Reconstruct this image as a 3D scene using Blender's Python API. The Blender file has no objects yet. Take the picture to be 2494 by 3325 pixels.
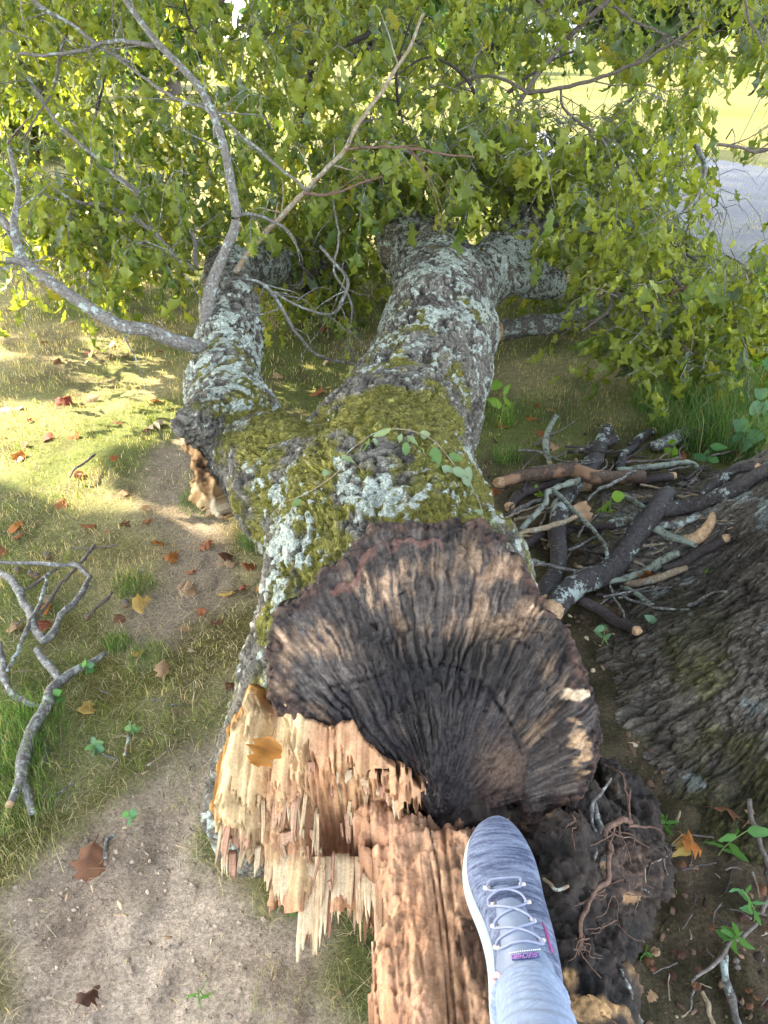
import bpy, math, numpy as np
from mathutils import Vector, Matrix
rng = np.random.default_rng(7)
sc = bpy.context.scene
COL = sc.collection
# ------------------------------------------------------------------ camera
H = 1.5; PITCH = math.radians(31.7); F = 2497.0; CX, CY = 1247.0, 1662.5
cam = bpy.data.cameras.new('camera'); camo = bpy.data.objects.new('camera', cam); COL.objects.link(camo)
camo.location = (0, 0, H); camo.rotation_euler = (math.pi/2 - PITCH, 0, 0)
cam.sensor_fit = 'VERTICAL'; cam.sensor_height = 24.0; cam.lens = 24.0*F/3325.0
cam.clip_start = 0.02; cam.clip_end = 2000
sc.camera = camo
# ------------------------------------------------------------------ light
SUN_AZ = math.radians(-62); SUN_EL = math.radians(33)          # azimuth from +Y towards +X
SUN = np.array([math.sin(SUN_AZ)*math.cos(SUN_EL), math.cos(SUN_AZ)*math.cos(SUN_EL), math.sin(SUN_EL)])
w = bpy.data.worlds.new('World'); sc.world = w; w.use_nodes = True
nt = w.node_tree; bg = nt.nodes['Background']
sky = nt.nodes.new('ShaderNodeTexSky'); sky.sky_type = 'NISHITA'; sky.sun_disc = False
sky.sun_elevation = SUN_EL; sky.sun_rotation = SUN_AZ; sky.air_density = 1.0; sky.dust_density = 1.5
hs = nt.nodes.new('ShaderNodeHueSaturation'); hs.inputs['Saturation'].default_value = .45
nt.links.new(sky.outputs[0], hs.inputs['Color']); nt.links.new(hs.outputs[0], bg.inputs[0]); bg.inputs[1].default_value = 0.15
sl = bpy.data.lights.new('sun', 'SUN'); sl.energy = 3.3; sl.angle = math.radians(0.6); sl.color = (1, 0.88, 0.66)
so = bpy.data.objects.new('sun', sl); COL.objects.link(so)
so.rotation_euler = Vector(tuple(SUN)).to_track_quat('Z', 'Y').to_euler()
sc.view_settings.view_transform = 'Standard'; sc.view_settings.look = 'None'
sc.view_settings.gamma = 1.0; sc.view_settings.use_curve_mapping = False
sc.view_settings.exposure = 3.38
sc.render.engine = 'CYCLES'
sc.cycles.max_bounces = 6; sc.cycles.transmission_bounces = 3; sc.cycles.transparent_max_bounces = 4
sc.cycles.use_denoising = True

# ------------------------------------------------------------------ measuring helpers (photo pixel -> world point)
CP, SP = math.cos(PITCH), math.sin(PITCH)
def ray(px, py):
    px = np.asarray(px, float); py = np.asarray(py, float)
    a = (px-CX)/F; v = (CY-py)/F
    return np.stack([a, CP+v*SP, -SP+v*CP], -1)
def atd(px, py, d): return np.array([0, 0, H]) + ray(px, py)*np.asarray(d, float)[..., None]
def atz(px, py, z=0.0):
    r = ray(px, py); d = (z-H)/r[..., 2]; return np.array([0, 0, H]) + r*d[..., None]
def depth(p): p = np.asarray(p, float); return p[..., 1]*CP - (p[..., 2]-H)*SP
def proj(p):
    p = np.asarray(p, float); d = np.maximum(depth(p), 1e-3)
    v = (p[..., 1]*SP + (p[..., 2]-H)*CP)/d
    return CX + p[..., 0]/d*F, CY - v*F
# ------------------------------------------------------------------ numpy noise
def _h(ix, iy, iz, s):
    h = (ix.astype(np.int64)*374761393 + iy.astype(np.int64)*668265263 + iz.astype(np.int64)*2147483647 + s*1274126177) & 0xffffffff
    h = ((h ^ (h >> 13))*1274126177) & 0xffffffff
    h = ((h ^ (h >> 16))*2246822519) & 0xffffffff
    return ((h ^ (h >> 15)) & 0xffffff)/float(0xffffff)
def vn(p, seed=0):
    p = np.asarray(p, float); i = np.floor(p); f = p-i; f = f*f*f*(f*(f*6-15)+10); i = i.astype(np.int64)
    r = 0
    for a in (0, 1):
        wa = f[..., 0] if a else 1-f[..., 0]
        for b in (0, 1):
            wb = f[..., 1] if b else 1-f[..., 1]
            for c in (0, 1):
                wc = f[..., 2] if c else 1-f[..., 2]
                r = r + wa*wb*wc*_h(i[..., 0]+a, i[..., 1]+b, i[..., 2]+c, seed)
    return r*2-1
def fbm(p, o=4, seed=0, g=0.5):
    r = 0; a = 1; s = 0; p = np.asarray(p, float)
    for k in range(o):
        r = r + a*vn(p*2.03**k + 17.3*k, seed+k); s += a; a *= g
    return r/s*1.6
def ridge(p, o=3, seed=0):
    r = 0; a = 1; s = 0
    for k in range(o):
        r = r + a*(1-np.abs(vn(np.asarray(p)*2.03**k+9.1*k, seed+k))*2); s += a; a *= .5
    return r/s
def worley(p, seed=0):
    i = np.floor(p).astype(np.int64); f1 = np.full(len(p), 9.); f2 = f1.copy()
    for a in (-1, 0, 1):
        for b in (-1, 0, 1):
            for c in (-1, 0, 1):
                x, y, z = i[:, 0]+a, i[:, 1]+b, i[:, 2]+c
                d = np.sqrt((x+_h(x, y, z, seed)-p[:, 0])**2+(y+_h(x, y, z, seed+1)-p[:, 1])**2+(z+_h(x, y, z, seed+2)-p[:, 2])**2)
                m = d < f1; f2 = np.where(m, f1, np.minimum(f2, d)); f1 = np.where(m, d, f1)
    return f1, f2
def P3(x, y, z=None): return np.stack(np.broadcast_arrays(x, y, 0.0 if z is None else z), -1)
def sstep(a, b, x): t = np.clip((x-a)/(b-a), 0, 1); return t*t*(3-2*t)
def mix(a, b, t): t = np.asarray(t)[..., None]; return np.asarray(a)*(1-t)+np.asarray(b)*t
def nrm(v): v = np.asarray(v, float); return v/np.maximum(np.linalg.norm(v, axis=-1, keepdims=True), 1e-9)
# ------------------------------------------------------------------ object helpers
def mesh(name, V, faces, mat=None, smooth=True, cols=None, attrs=None):
    """faces: list of int arrays (n,k)"""
    me = bpy.data.meshes.new(name); V = np.asarray(V, np.float32)
    if not isinstance(faces, (list, tuple)): faces = [faces]
    faces = [np.asarray(f, np.int32) for f in faces if len(f)]
    nl = sum(f.size for f in faces); nf = sum(len(f) for f in faces)
    me.vertices.add(len(V)); me.vertices.foreach_set('co', V.ravel())
    me.loops.add(nl); me.polygons.add(nf)
    me.loops.foreach_set('vertex_index', np.concatenate([f.ravel() for f in faces]))
    st = []; o = 0
    for f in faces:
        st.append(o+np.arange(len(f))*f.shape[1]); o += f.size
    me.polygons.foreach_set('loop_start', np.concatenate(st).astype(np.int32))
    me.update(calc_edges=True)
    if smooth: me.polygons.foreach_set('use_smooth', np.ones(nf, bool))
    if cols is not None:
        c = np.ones((len(V), 4), np.float32); c[:, :3] = np.clip(cols, 0, 1)
        a = me.color_attributes.new('Col', 'FLOAT_COLOR', 'POINT'); a.data.foreach_set('color', c.ravel())
    for k, v in (attrs or {}).items():
        a = me.attributes.new(k, 'FLOAT', 'POINT'); a.data.foreach_set('value', np.asarray(v, np.float32))
    if mat: me.materials.append(mat)
    return me
def obj(name, me, parent=None, loc=None):
    o = bpy.data.objects.new(name, me); COL.objects.link(o)
    if parent is not None: o.parent = parent
    if loc is not None: o.location = loc
    return o
def tag(o, label, cat, group=None):
    o['label'] = label; o['category'] = cat
    if group: o['group'] = group
    return o
def empty(name, loc, label, cat, group=None):
    o = bpy.data.objects.new(name, None); COL.objects.link(o); o.location = tuple(loc); o.empty_display_size = .1
    o['_l'] = list(map(float, loc)); tag(o, label, cat, group); return o
def child(name, me, parent):            # mesh is in world coordinates; parent is an unrotated empty or mesh
    o = bpy.data.objects.new(name, me); COL.objects.link(o); o.parent = parent
    b = Vector((0, 0, 0)); p = parent
    while p is not None: b += p.location; p = p.parent
    o.location = -b
    return o
def kind(o, k): o['kind'] = k; return o
# ------------------------------------------------------------------ materials
def newmat(name):
    m = bpy.data.materials.new(name); m.use_nodes = True; n = m.node_tree
    return m, n, n.nodes['Principled BSDF']
def N(n, t, **kw):
    x = n.nodes.new(t)
    for k, v in kw.items(): setattr(x, k, v)
    return x
def noise(n, scale, detail=5, rough=.6, stretch=None, coord='Object'):
    tc = N(n, 'ShaderNodeTexCoord'); t = N(n, 'ShaderNodeTexNoise'); t.inputs['Scale'].default_value = scale
    t.inputs['Detail'].default_value = detail; t.inputs['Roughness'].default_value = rough
    if stretch:
        mp = N(n, 'ShaderNodeMapping'); mp.inputs['Scale'].default_value = stretch
        n.links.new(tc.outputs[coord], mp.inputs[0]); n.links.new(mp.outputs[0], t.inputs[0])
    else: n.links.new(tc.outputs[coord], t.inputs[0])
    return t.outputs[0]
def rampf(n, src, a, b, va=0., vb=1.):
    m = N(n, 'ShaderNodeMapRange'); m.inputs[1].default_value = a; m.inputs[2].default_value = b
    m.inputs[3].default_value = va; m.inputs[4].default_value = vb; n.links.new(src, m.inputs[0]); return m.outputs[0]
def mul(n, a, b, op='MULTIPLY'):
    m = N(n, 'ShaderNodeMath', operation=op)
    for i, s in enumerate((a, b)):
        if isinstance(s, (int, float)): m.inputs[i].default_value = s
        else: n.links.new(s, m.inputs[i])
    return m.outputs[0]
def mixc(n, f, a, b, mode='MIX'):
    m = N(n, 'ShaderNodeMix', data_type='RGBA', blend_type=mode)
    if isinstance(f, (int, float)): m.inputs[0].default_value = f
    else: n.links.new(f, m.inputs[0])
    for i, s in ((6, a), (7, b)):
        if isinstance(s, (tuple, list)): m.inputs[i].default_value = (*s[:3], 1)
        else: n.links.new(s, m.inputs[i])
    return m.outputs[2]
def bump(n, bs, h, strength=.5, dist=.01, prev=None):
    b = N(n, 'ShaderNodeBump'); b.inputs['Strength'].default_value = strength; b.inputs['Distance'].default_value = dist
    n.links.new(h, b.inputs['Height'])
    if prev: n.links.new(prev, b.inputs['Normal'])
    n.links.new(b.outputs[0], bs.inputs['Normal']); return b.outputs[0]
def attr(n, name): a = N(n, 'ShaderNodeAttribute'); a.attribute_name = name; return a
def colmat(name, var=.5, scale=60, bumps=((120, .4, .004),), rough=.9, stretch=None, spec=.2, extra=None):
    """colour from the Col attribute, varied by fine noise, with relief"""
    m, n, bs = newmat(name); c = attr(n, 'Col').outputs['Color']
    f = rampf(n, noise(n, scale, 6, .7, stretch), .3, .7, 1-var, 1+var*.7)
    cc = N(n, 'ShaderNodeCombineColor')
    for i in range(3): n.links.new(f, cc.inputs[i])
    out = mixc(n, 1.0, c, cc.outputs[0], 'MULTIPLY')
    n.links.new(out, bs.inputs['Base Color']); bs.inputs['Roughness'].default_value = rough
    bs.inputs['Specular IOR Level'].default_value = spec
    pv = None
    for s, st, d in bumps: pv = bump(n, bs, noise(n, s, 6, .65, stretch), st, d, pv)
    return m
def barkmat(name, a, b, lichen=.0, lcol=(.36, .42, .38), lscale=14, tan=0., tcol=(.42, .25, .13), rough=.75):
    m, n, bs = newmat(name)
    base = mixc(n, rampf(n, noise(n, 90, 8, .8), .38, .62), a, b)
    if tan: base = mixc(n, rampf(n, noise(n, 9, 3, .5), .62-tan*.25, .66-tan*.25), base, tcol)
    if lichen:
        l = mul(n, noise(n, lscale, 8, .75), mul(n, noise(n, 90, 4, .6), .25), 'ADD')
        base = mixc(n, rampf(n, l, .80-lichen*.35, .84-lichen*.35), base, mixc(n, noise(n, 150, 3), tuple(x*.65 for x in lcol), lcol))
    n.links.new(base, bs.inputs['Base Color']); bs.inputs['Roughness'].default_value = rough
    bs.inputs['Specular IOR Level'].default_value = .3
    pv = bump(n, bs, noise(n, 60, 6, .7), .7, .006)
    bump(n, bs, noise(n, 250, 4, .6), .5, .002, pv)
    return m
def leafmat(name, ca, cb, trans=.4, rough=.45, attrc=False, spec=.4):
    m, n, bs = newmat(name)
    if attrc: base = attr(n, 'Col').outputs['Color']
    else:
        oi = N(n, 'ShaderNodeObjectInfo'); base = mixc(n, oi.outputs['Random'], ca, cb)
    v = rampf(n, noise(n, 70, 4, .6), .3, .7, .75, 1.2)
    cc = N(n, 'ShaderNodeCombineColor')
    for i in range(3): n.links.new(v, cc.inputs[i])
    base = mixc(n, 1., base, cc.outputs[0], 'MULTIPLY')
    n.links.new(base, bs.inputs['Base Color']); bs.inputs['Roughness'].default_value = rough
    bs.inputs['Specular IOR Level'].default_value = spec
    bump(n, bs, noise(n, 60, 3), .4, .004)
    if trans:
        tr = N(n, 'ShaderNodeBsdfTranslucent'); mx = N(n, 'ShaderNodeMixShader'); mx.inputs[0].default_value = trans
        tc = mixc(n, 1., base, (1.9, 1.7, .8), 'MULTIPLY')
        n.links.new(tc, tr.inputs[0]); n.links.new(bs.outputs[0], mx.inputs[1]); n.links.new(tr.outputs[0], mx.inputs[2])
        n.links.new(mx.outputs[0], n.nodes['Material Output'].inputs[0])
    return m
M = {}
M['dark'] = barkmat('bark_dark', (.018, .016, .016), (.072, .063, .06), lichen=.35, lscale=10)
M['darkplain'] = barkmat('bark_dark_plain', (.020, .017, .018), (.07, .055, .048), lichen=.05, lscale=12)
M['brown'] = barkmat('bark_brown_bare', (.05, .035, .028), (.13, .085, .055), lichen=.08, tan=.5, tcol=(.27, .155, .09))
M['grey'] = barkmat('bark_grey', (.045, .04, .035), (.16, .15, .13), lichen=.42, lscale=25)
M['lich'] = barkmat('bark_lichen', (.05, .048, .038), (.14, .14, .11), lichen=.62, lscale=30, lcol=(.24, .28, .22))
M['twig'] = barkmat('bark_twig', (.07, .055, .045), (.17, .14, .12), lichen=.2, lscale=40)
M['tan'] = barkmat('wood_tan', (.25, .15, .08), (.55, .38, .22), rough=.9)
M['tanbark'] = barkmat('bark_tan', (.16, .12, .075), (.32, .25, .16), lichen=.35, lscale=40)
M['root'] = barkmat('root_bark', (.07, .038, .026), (.19, .115, .08), rough=.7)
M['pale'] = barkmat('bark_pale', (.055, .05, .045), (.20, .19, .17), lichen=.36, lscale=45, lcol=(.33, .35, .32))
M['livetwig'] = barkmat('bark_live_twig', (.07, .062, .055), (.21, .19, .165), lichen=.35, lscale=30)
M['leaf'] = leafmat('oak_leaf', (.10, .155, .025), (.26, .30, .05), .42, .42)
M['leafC'] = leafmat('oak_leaf_mass', None, None, .42, .42, True)
M['dead'] = leafmat('dead_leaf', None, None, .15, .7, True, .2)
M['grass'] = leafmat('grass_blade', None, None, .35, .6, True, .2)
M['weed'] = leafmat('weed_leaf', None, None, .35, .5, True)

def vecattr(me, name, arr):
    a = me.attributes.new(name, 'FLOAT_VECTOR', 'POINT'); a.data.foreach_set('vector', np.asarray(arr, np.float32).ravel())
def fissure(n, name, scale, detail=3, k=7.):
    a = attr(n, name); t = N(n, 'ShaderNodeTexNoise'); t.inputs['Scale'].default_value = scale; t.inputs['Detail'].default_value = detail; t.inputs['Roughness'].default_value = .6
    n.links.new(a.outputs['Vector'], t.inputs[0]); d = mul(n, mul(n, t.outputs[0], .5, 'SUBTRACT'), 0., 'ABSOLUTE'); return rampf(n, d, .004, 1./k)
# ------------------------------------------------------------------ ground
POLY_BARE = np.array([(0,3325),(60,2850),(250,2660),(430,2560),(560,2440),(700,2330),(760,2480),(700,2700),(850,2800),(960,2950),(1150,3060),(1200,3325),(1200,3700),(-600,3700),(-400,3325)], float)
def pip(x, y, poly):
    ins = np.zeros(x.shape, bool); n = len(poly)
    for i in range(n):
        x0, y0 = poly[i]; x1, y1 = poly[(i+1) % n]
        c = ((y0 > y) != (y1 > y)); t = np.where(c, (x1-x0)*(y-y0)/((y1-y0) if y1 != y0 else 1e-9)+x0, 0)
        ins ^= c & (x < t)
    return ins
def pdist(x, y, poly, closed=True):
    d = np.full(x.shape, 1e9); n = len(poly)
    for i in range(n if closed else n-1):
        a = poly[i]; b = poly[(i+1) % n]; ab = b-a; L = max((ab**2).sum(), 1e-9)
        t = np.clip(((x-a[0])*ab[0]+(y-a[1])*ab[1])/L, 0, 1)
        d = np.minimum(d, np.hypot(x-a[0]-t*ab[0], y-a[1]-t*ab[1]))
    return d
bareW = atz(POLY_BARE[:, 0], POLY_BARE[:, 1], 0.)[:, :2]
def softin(x, y, poly, wdt): s = pdist(x, y, poly); return sstep(-wdt, wdt, np.where(pip(x, y, poly), s, -s))
def gmask(x, y):
    nz = fbm(P3(x*3, y*3), 4, 5)*.09; nz2 = fbm(P3(x*3+40, y*3), 4, 8)*.09
    bare = softin(x+nz, y+nz2, bareW, .05)
    # worn track along the left of the trunk
    tr = atz(np.array([600, 560, 590, 640, 700, 560, 500]), np.array([1450, 1550, 1700, 1800, 1950, 2000, 2050]), 0.)[:, :2]
    track = 1-sstep(.05, .17, pdist(x+nz, y+nz2, tr, False))
    dark = sstep(.30, .45, x+nz*1.5)*(1-sstep(2.55, 3.0, y+nz*2.5))*.92        # leaf mould right of the trunk
    dark = np.maximum(dark, (1-sstep(.3, .75, np.hypot(x-.7, y-.8)))*.9)
    dry = np.clip(fbm(P3(x*1.6+9, y*1.6), 4, 11)*1.2+.45, 0, 1)
    moss = sstep(.0, .5, fbm(P3(x*4+2, y*4), 4, 21)+.15)*(1-sstep(1.9, 2.6, y))
    return bare, track, dark, dry, moss
def gh(x, y):
    x = np.asarray(x, float); y = np.asarray(y, float)
    near = 1-sstep(4, 9, y)
    z = fbm(P3(x*1.2, y*1.2), 3, 3)*.015*near
    return z + fbm(P3(x*9, y*9), 4, 31)*.006*near
def ground_mesh():
    ny = 500; nx = 250
    t = np.linspace(0, 1, ny); y = -1.2 + 1.5*0 + (np.exp(t*math.log(1500/.9))*.9) - .9*.0
    y = y - .6
    y[0] = -3
    xx = np.linspace(-1, 1, nx); X = []; 
    sp = 1.15+y*.78; sp = np.maximum(sp, 1.9); sp[0] = 3
    X = xx[None, :]*sp[:, None] ; Y = np.repeat(y[:, None], nx, 1)
    x = X.ravel(); yy = Y.ravel()
    bare, track, dark, dry, moss = gmask(x, yy)
    z = gh(x, yy)
    lump = fbm(P3(x*22, yy*22), 4, 41)
    z += (lump*.006+.010*sstep(.1, .7, fbm(P3(x*9+2, yy*9), 3, 43)))*np.maximum(bare, np.maximum(track, dark))*(yy < 5)
    z += -.015*bare
    soil = mix((.64, .51, .38), (.42, .325, .235), sstep(-.5, .7, fbm(P3(x*5, yy*5), 4, 51)))
    soil = mix(soil, (.16, .12, .09), sstep(.35, .8, fbm(P3(x*8+3, yy*8), 4, 58))*.6); soil = mix(soil, (.62, .48, .37), sstep(.25, .8, fbm(P3(x*3.1+5, yy*3.1), 4, 57))*.7)
    lawn = mix((.155, .175, .055), (.38, .33, .17), dry)
    lawn = mix(lawn, (.13, .095, .065), sstep(.1, .7, fbm(P3(x*7, yy*7), 4, 61))*.6*(yy < 9))
    mossc = mix(lawn, (.13, .12, .03), moss*.85)
    c = mix(mossc, soil, bare)
    c = mix(c, (.30, .235, .18), track*.85)
    mould = mix((.028, .020, .015), (.12, .086, .06), sstep(-.4, .6, fbm(P3(x*14, yy*14), 4, 71)))
    c = mix(c, mould, dark*.93)
    field = mix((.10, .112, .026), (.15, .135, .042), sstep(-.5, .5, fbm(P3(x*.3, yy*.5), 5, 75)))
    c = mix(c, field, sstep(9, 14, yy))
    V = np.stack([x, yy, z], -1)
    i = np.arange((ny-1)*(nx-1)); r = i//(nx-1); q = i % (nx-1); a = r*nx+q
    Fc = np.stack([a, a+1, a+nx+1, a+nx], -1)
    m, n, bs = newmat('ground_soil_and_turf'); cc = attr(n, 'Col').outputs['Color']
    f1 = mul(n, rampf(n, noise(n, 130, 9, .85), .38, .62, .42, 1.35), rampf(n, noise(n, 28, 6, .8), .35, .65, .72, 1.2)); k = N(n, 'ShaderNodeCombineColor')
    for j in range(3): n.links.new(f1, k.inputs[j])
    o = mixc(n, 1., cc, k.outputs[0], 'MULTIPLY')
    n.links.new(o, bs.inputs['Base Color']); bs.inputs['Roughness'].default_value = .95; bs.inputs['Specular IOR Level'].default_value = .1
    pv = bump(n, bs, noise(n, 45, 8, .75), .8, .02); bump(n, bs, noise(n, 260, 5, .7), .6, .004, pv)
    g = obj('ground', mesh('ground', V, Fc, m, True, c)); kind(g, 'structure')
ground_mesh()
# road ribbon on the right
def ribbon(name, near, far, z, col, nseg=30):
    a = np.array(near, float); b = np.array(far, float)
    t = np.linspace(0, 1, nseg)
    def res(p): s = np.linspace(0, 1, len(p)); return np.stack([np.interp(t, s, p[:, 0]), np.interp(t, s, p[:, 1])], -1)
    A = res(a); B = res(b); mid = [A+(B-A)*k for k in (0, .33, .66, 1)]
    V = np.concatenate([np.c_[q, np.full(nseg, z)] for q in mid]); Fs = []
    for k in range(3):
        i = np.arange(nseg-1)+k*nseg; Fs.append(np.stack([i, i+1, i+1+nseg, i+nseg], -1))
    m, n, bs = newmat(name+'_surface')
    c = mixc(n, rampf(n, noise(n, 25, 8, .8), .35, .65), tuple(x*.7 for x in col), col)
    c = mixc(n, rampf(n, noise(n, .7, 4), .5, .7, 0, .5), c, (.30, .27, .23))
    n.links.new(c, bs.inputs['Base Color']); bs.inputs['Roughness'].default_value = .9
    bump(n, bs, noise(n, 120, 4), .5, .006)
    return kind(obj(name, mesh(name, V, np.concatenate(Fs), m, False)), 'structure')
e1 = atz(np.array([3300, 2560, 2230, 1960, 1680, 1550]), np.array([1180, 945, 760, 600, 470, 425]), 0)[:, :2]
e2 = atz(np.array([3600, 2660, 2330, 2000, 1760, 1600]), np.array([800, 580, 520, 468, 428, 400]), 0)[:, :2]
ribbon('road', e1, e2, .012, (.13, .135, .155))

# ------------------------------------------------------------------ implicit surfaces
def surfnets(f, o, h):
    nx, ny, nz = f.shape; s = f < 0
    S = s[:-1, :-1, :-1].astype(np.int8)
    for a in (0, 1):
        for b in (0, 1):
            for c in (0, 1):
                if a+b+c: S = S + s[a:nx-1+a, b:ny-1+b, c:nz-1+c]
    act = (S > 0) & (S < 8); idx = np.argwhere(act); n = len(idx)
    vid = -np.ones(act.shape, np.int64); vid[act] = np.arange(n)
    acc = np.zeros((n, 3)); cnt = np.zeros(n); cs = [(a, b, c) for a in (0, 1) for b in (0, 1) for c in (0, 1)]
    val = {q: f[idx[:, 0]+q[0], idx[:, 1]+q[1], idx[:, 2]+q[2]] for q in cs}
    for q in cs:
        for ax in range(3):
            if q[ax] == 0:
                r = list(q); r[ax] = 1; r = tuple(r); va, vb = val[q], val[r]; m = (va < 0) != (vb < 0)
                t = np.where(m, va/np.where(m, va-vb, 1), 0); p = np.repeat(np.array(q, float)[None], n, 0); p[:, ax] += t
                acc[m] += p[m]; cnt[m] += 1
    V = (idx+acc/cnt[:, None])*h+o
    Q = []
    for ax in range(3):
        b, c = [(1, 2), (2, 0), (0, 1)][ax]
        sl0 = [slice(None)]*3; sl1 = [slice(None)]*3; sl0[ax] = slice(0, -1); sl1[ax] = slice(1, None)
        s0, s1 = s[tuple(sl0)], s[tuple(sl1)]
        e = np.argwhere(s0 != s1); e = e[(e[:, b] > 0) & (e[:, c] > 0) & (e[:, b] < f.shape[b]-1) & (e[:, c] < f.shape[c]-1)]
        def g(db, dc): q = e.copy(); q[:, b] -= db; q[:, c] -= dc; return vid[q[:, 0], q[:, 1], q[:, 2]]
        q = np.stack([g(1, 1), g(0, 1), g(0, 0), g(1, 0)], -1)
        fl = ~s0[tuple(e.T)]; q[fl] = q[fl][:, ::-1]; Q.append(q)
    return V, np.concatenate(Q)
def grid(lo, hi, h):
    ax = [np.arange(lo[i], hi[i], h, dtype=np.float32) for i in range(3)]
    return np.stack(np.meshgrid(*ax, indexing='ij'), -1), np.array([a[0] for a in ax])
def segd(P, a, b, ra, rb):
    a = np.asarray(a, np.float32); b = np.asarray(b, np.float32); ba = b-a
    pa = P-a; t = np.clip((pa@ba)/max(float(ba@ba), 1e-9), 0, 1)
    return np.linalg.norm(pa-t[..., None]*ba, axis=-1)-(ra+(rb-ra)*t)
def smin(a, b, k): h = np.clip(.5+.5*(b-a)/k, 0, 1); return b*(1-h)+a*h-k*h*(1-h)
def subdivide(me):
    o = bpy.data.objects.new('tmp', me); COL.objects.link(o)
    md = o.modifiers.new('s', 'SUBSURF'); md.levels = 1; md.render_levels = 1
    dg = bpy.context.evaluated_depsgraph_get(); r = bpy.data.meshes.new_from_object(o.evaluated_get(dg))
    bpy.data.objects.remove(o); bpy.data.meshes.remove(me); return r
def getV(me): v = np.empty(len(me.vertices)*3, np.float32); me.vertices.foreach_get('co', v); return v.reshape(-1, 3).astype(float)
def getN(me): v = np.empty(len(me.vertices)*3, np.float32); me.vertices.foreach_get('normal', v); return v.reshape(-1, 3).astype(float)
def setV(me, V): me.vertices.foreach_set('co', V.astype(np.float32).ravel()); me.update()
def setcol(me, c, attrs={}):
    k = np.ones((len(c), 4), np.float32); k[:, :3] = np.clip(c, 0, 1)
    a = me.color_attributes.new('Col', 'FLOAT_COLOR', 'POINT'); a.data.foreach_set('color', k.ravel())
    for q, v in attrs.items(): a = me.attributes.new(q, 'FLOAT', 'POINT'); a.data.foreach_set('value', v.astype(np.float32))
    me.polygons.foreach_set('use_smooth', np.ones(len(me.polygons), bool))
class Plane:
    def __init__(s, a, b, c):
        A, B, C_ = (atd(*q) for q in (a, b, c)); s.o = A; n = nrm(np.cross(B-A, C_-A)); eye = np.array([0, 0, H])
        if n@(eye-A) < 0: n = -n
        s.n = n; s.u = nrm(np.array([1., 0, 0])-n*n[0]); s.v = np.cross(n, s.u)
    def uv(s, px, py):
        r = ray(px, py); e = np.array([0, 0, H]); t = ((s.o-e)@s.n)/(r@s.n); p = e+r*t[..., None]-s.o
        return np.stack([p@s.u, p@s.v], -1)
    def pt(s, u, v, h=0): return s.o+np.asarray(u)[..., None]*s.u+np.asarray(v)[..., None]*s.v+np.asarray(h)[..., None]*s.n
FACE = Plane((900, 1700, 1.49), (1900, 1700, 1.49), (1400, 2640, 1.34))
SPL = Plane((800, 2340, 1.485), (1100, 2340, 1.475), (950, 3000, 1.275))
# ------------------------------------------------------------------ the fallen tree
TREE = empty('fallen_tree', (0.05, 2.2, 0), 'large fallen tree with mossy lichen-covered trunk and charred hollow broken base', 'tree')
SK = []   # skeleton (px, py, depth, radius)
main = [(1370, 2230, 1.64, .235), (1310, 1950, 1.82, .245), (1255, 1700, 2.05, .26), (1250, 1500, 2.42, .25), (1340, 1330, 2.78, .235), (1400, 1200, 3.02, .225), (1425, 1080, 3.3, .232), (1440, 965, 3.58, .215), (1400, 860, 3.85, .19), (1350, 790, 4.05, .18), (1310, 730, 4.3, .15), (1295, 640, 4.7, .13), (1320, 500, 5.4, .10)]
left = [(1130, 1720, 2.10, .21), (970, 1600, 2.20, .165), (850, 1490, 2.38, .135), (755, 1370, 2.52, .13), (728, 1270, 2.68, .115), (738, 1120, 2.98, .107), (742, 1010, 3.18, .102), (735, 920, 3.40, .085), (745, 870, 3.65, .085), (850, 865, 4.1, .09), (1000, 890, 4.6, .10), (1120, 900, 5.2, .09)]
rfork = [(1500, 960, 3.62, .15), (1600, 880, 3.75, .12), (1650, 820, 3.85, .115), (1680, 760, 4.0, .10), (1720, 700, 4.2, .08), (1800, 640, 4.6, .06)]
rstub = [(1640, 860, 3.78, .10), (1720, 900, 3.75, .085), (1790, 920, 3.78, .075)]
flare = [(1120, 1900, 1.85, .19), (1030, 2150, 1.70, .15), (950, 2400, 1.60, .12), (880, 2560, 1.53, .10), (850, 2660, 1.50, .09)]
flare2 = [(1460, 1900, 1.80, .19), (1570, 2150, 1.70, .13), (1680, 2350, 1.62, .08)]
stub = [(760, 1390, 2.40, .09), (660, 1385, 2.33, .055), (605, 1375, 2.28, .035)]
h = .0158
P, org = grid((-1.25, .85, -.05), (1.35, 6.0, 1.35), h)
P = P.astype(np.float32); shp = P.shape[:3]
f = np.full(shp, 1.0, np.float32)
SEGS = []
for chain, k in ((main, .05), (left, .07), (rfork, .06), (rstub, .03), (flare, .07), (flare2, .07), (stub, .04)):
    pts = [atd(a, b, c) for a, b, c, r in chain]
    for i in range(len(pts)-1):
        A, B = pts[i], pts[i+1]; ra, rb = chain[i][3], chain[i+1][3]; R = max(ra, rb)+.12
        SEGS.append((A, B, ra, rb))
        lo = np.floor((np.minimum(A, B)-R-org)/h).astype(int).clip(0); hi = (np.ceil((np.maximum(A, B)+R-org)/h).astype(int)+1)
        s_ = tuple(slice(lo[j], max(hi[j], lo[j])) for j in range(3))
        if f[s_].size: f[s_] = smin(f[s_], segd(P[s_], A, B, ra, rb), k)
for (a, b, c, r) in ((815, 1065, 3.1, .045), (760, 1010, 3.15, .03), (1690, 900, 3.7, .06), (1100, 1560, 2.0, .1)):
    f = smin(f, np.linalg.norm(P-atd(a, b, c).astype(np.float32), axis=-1)-r, .05)
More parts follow.
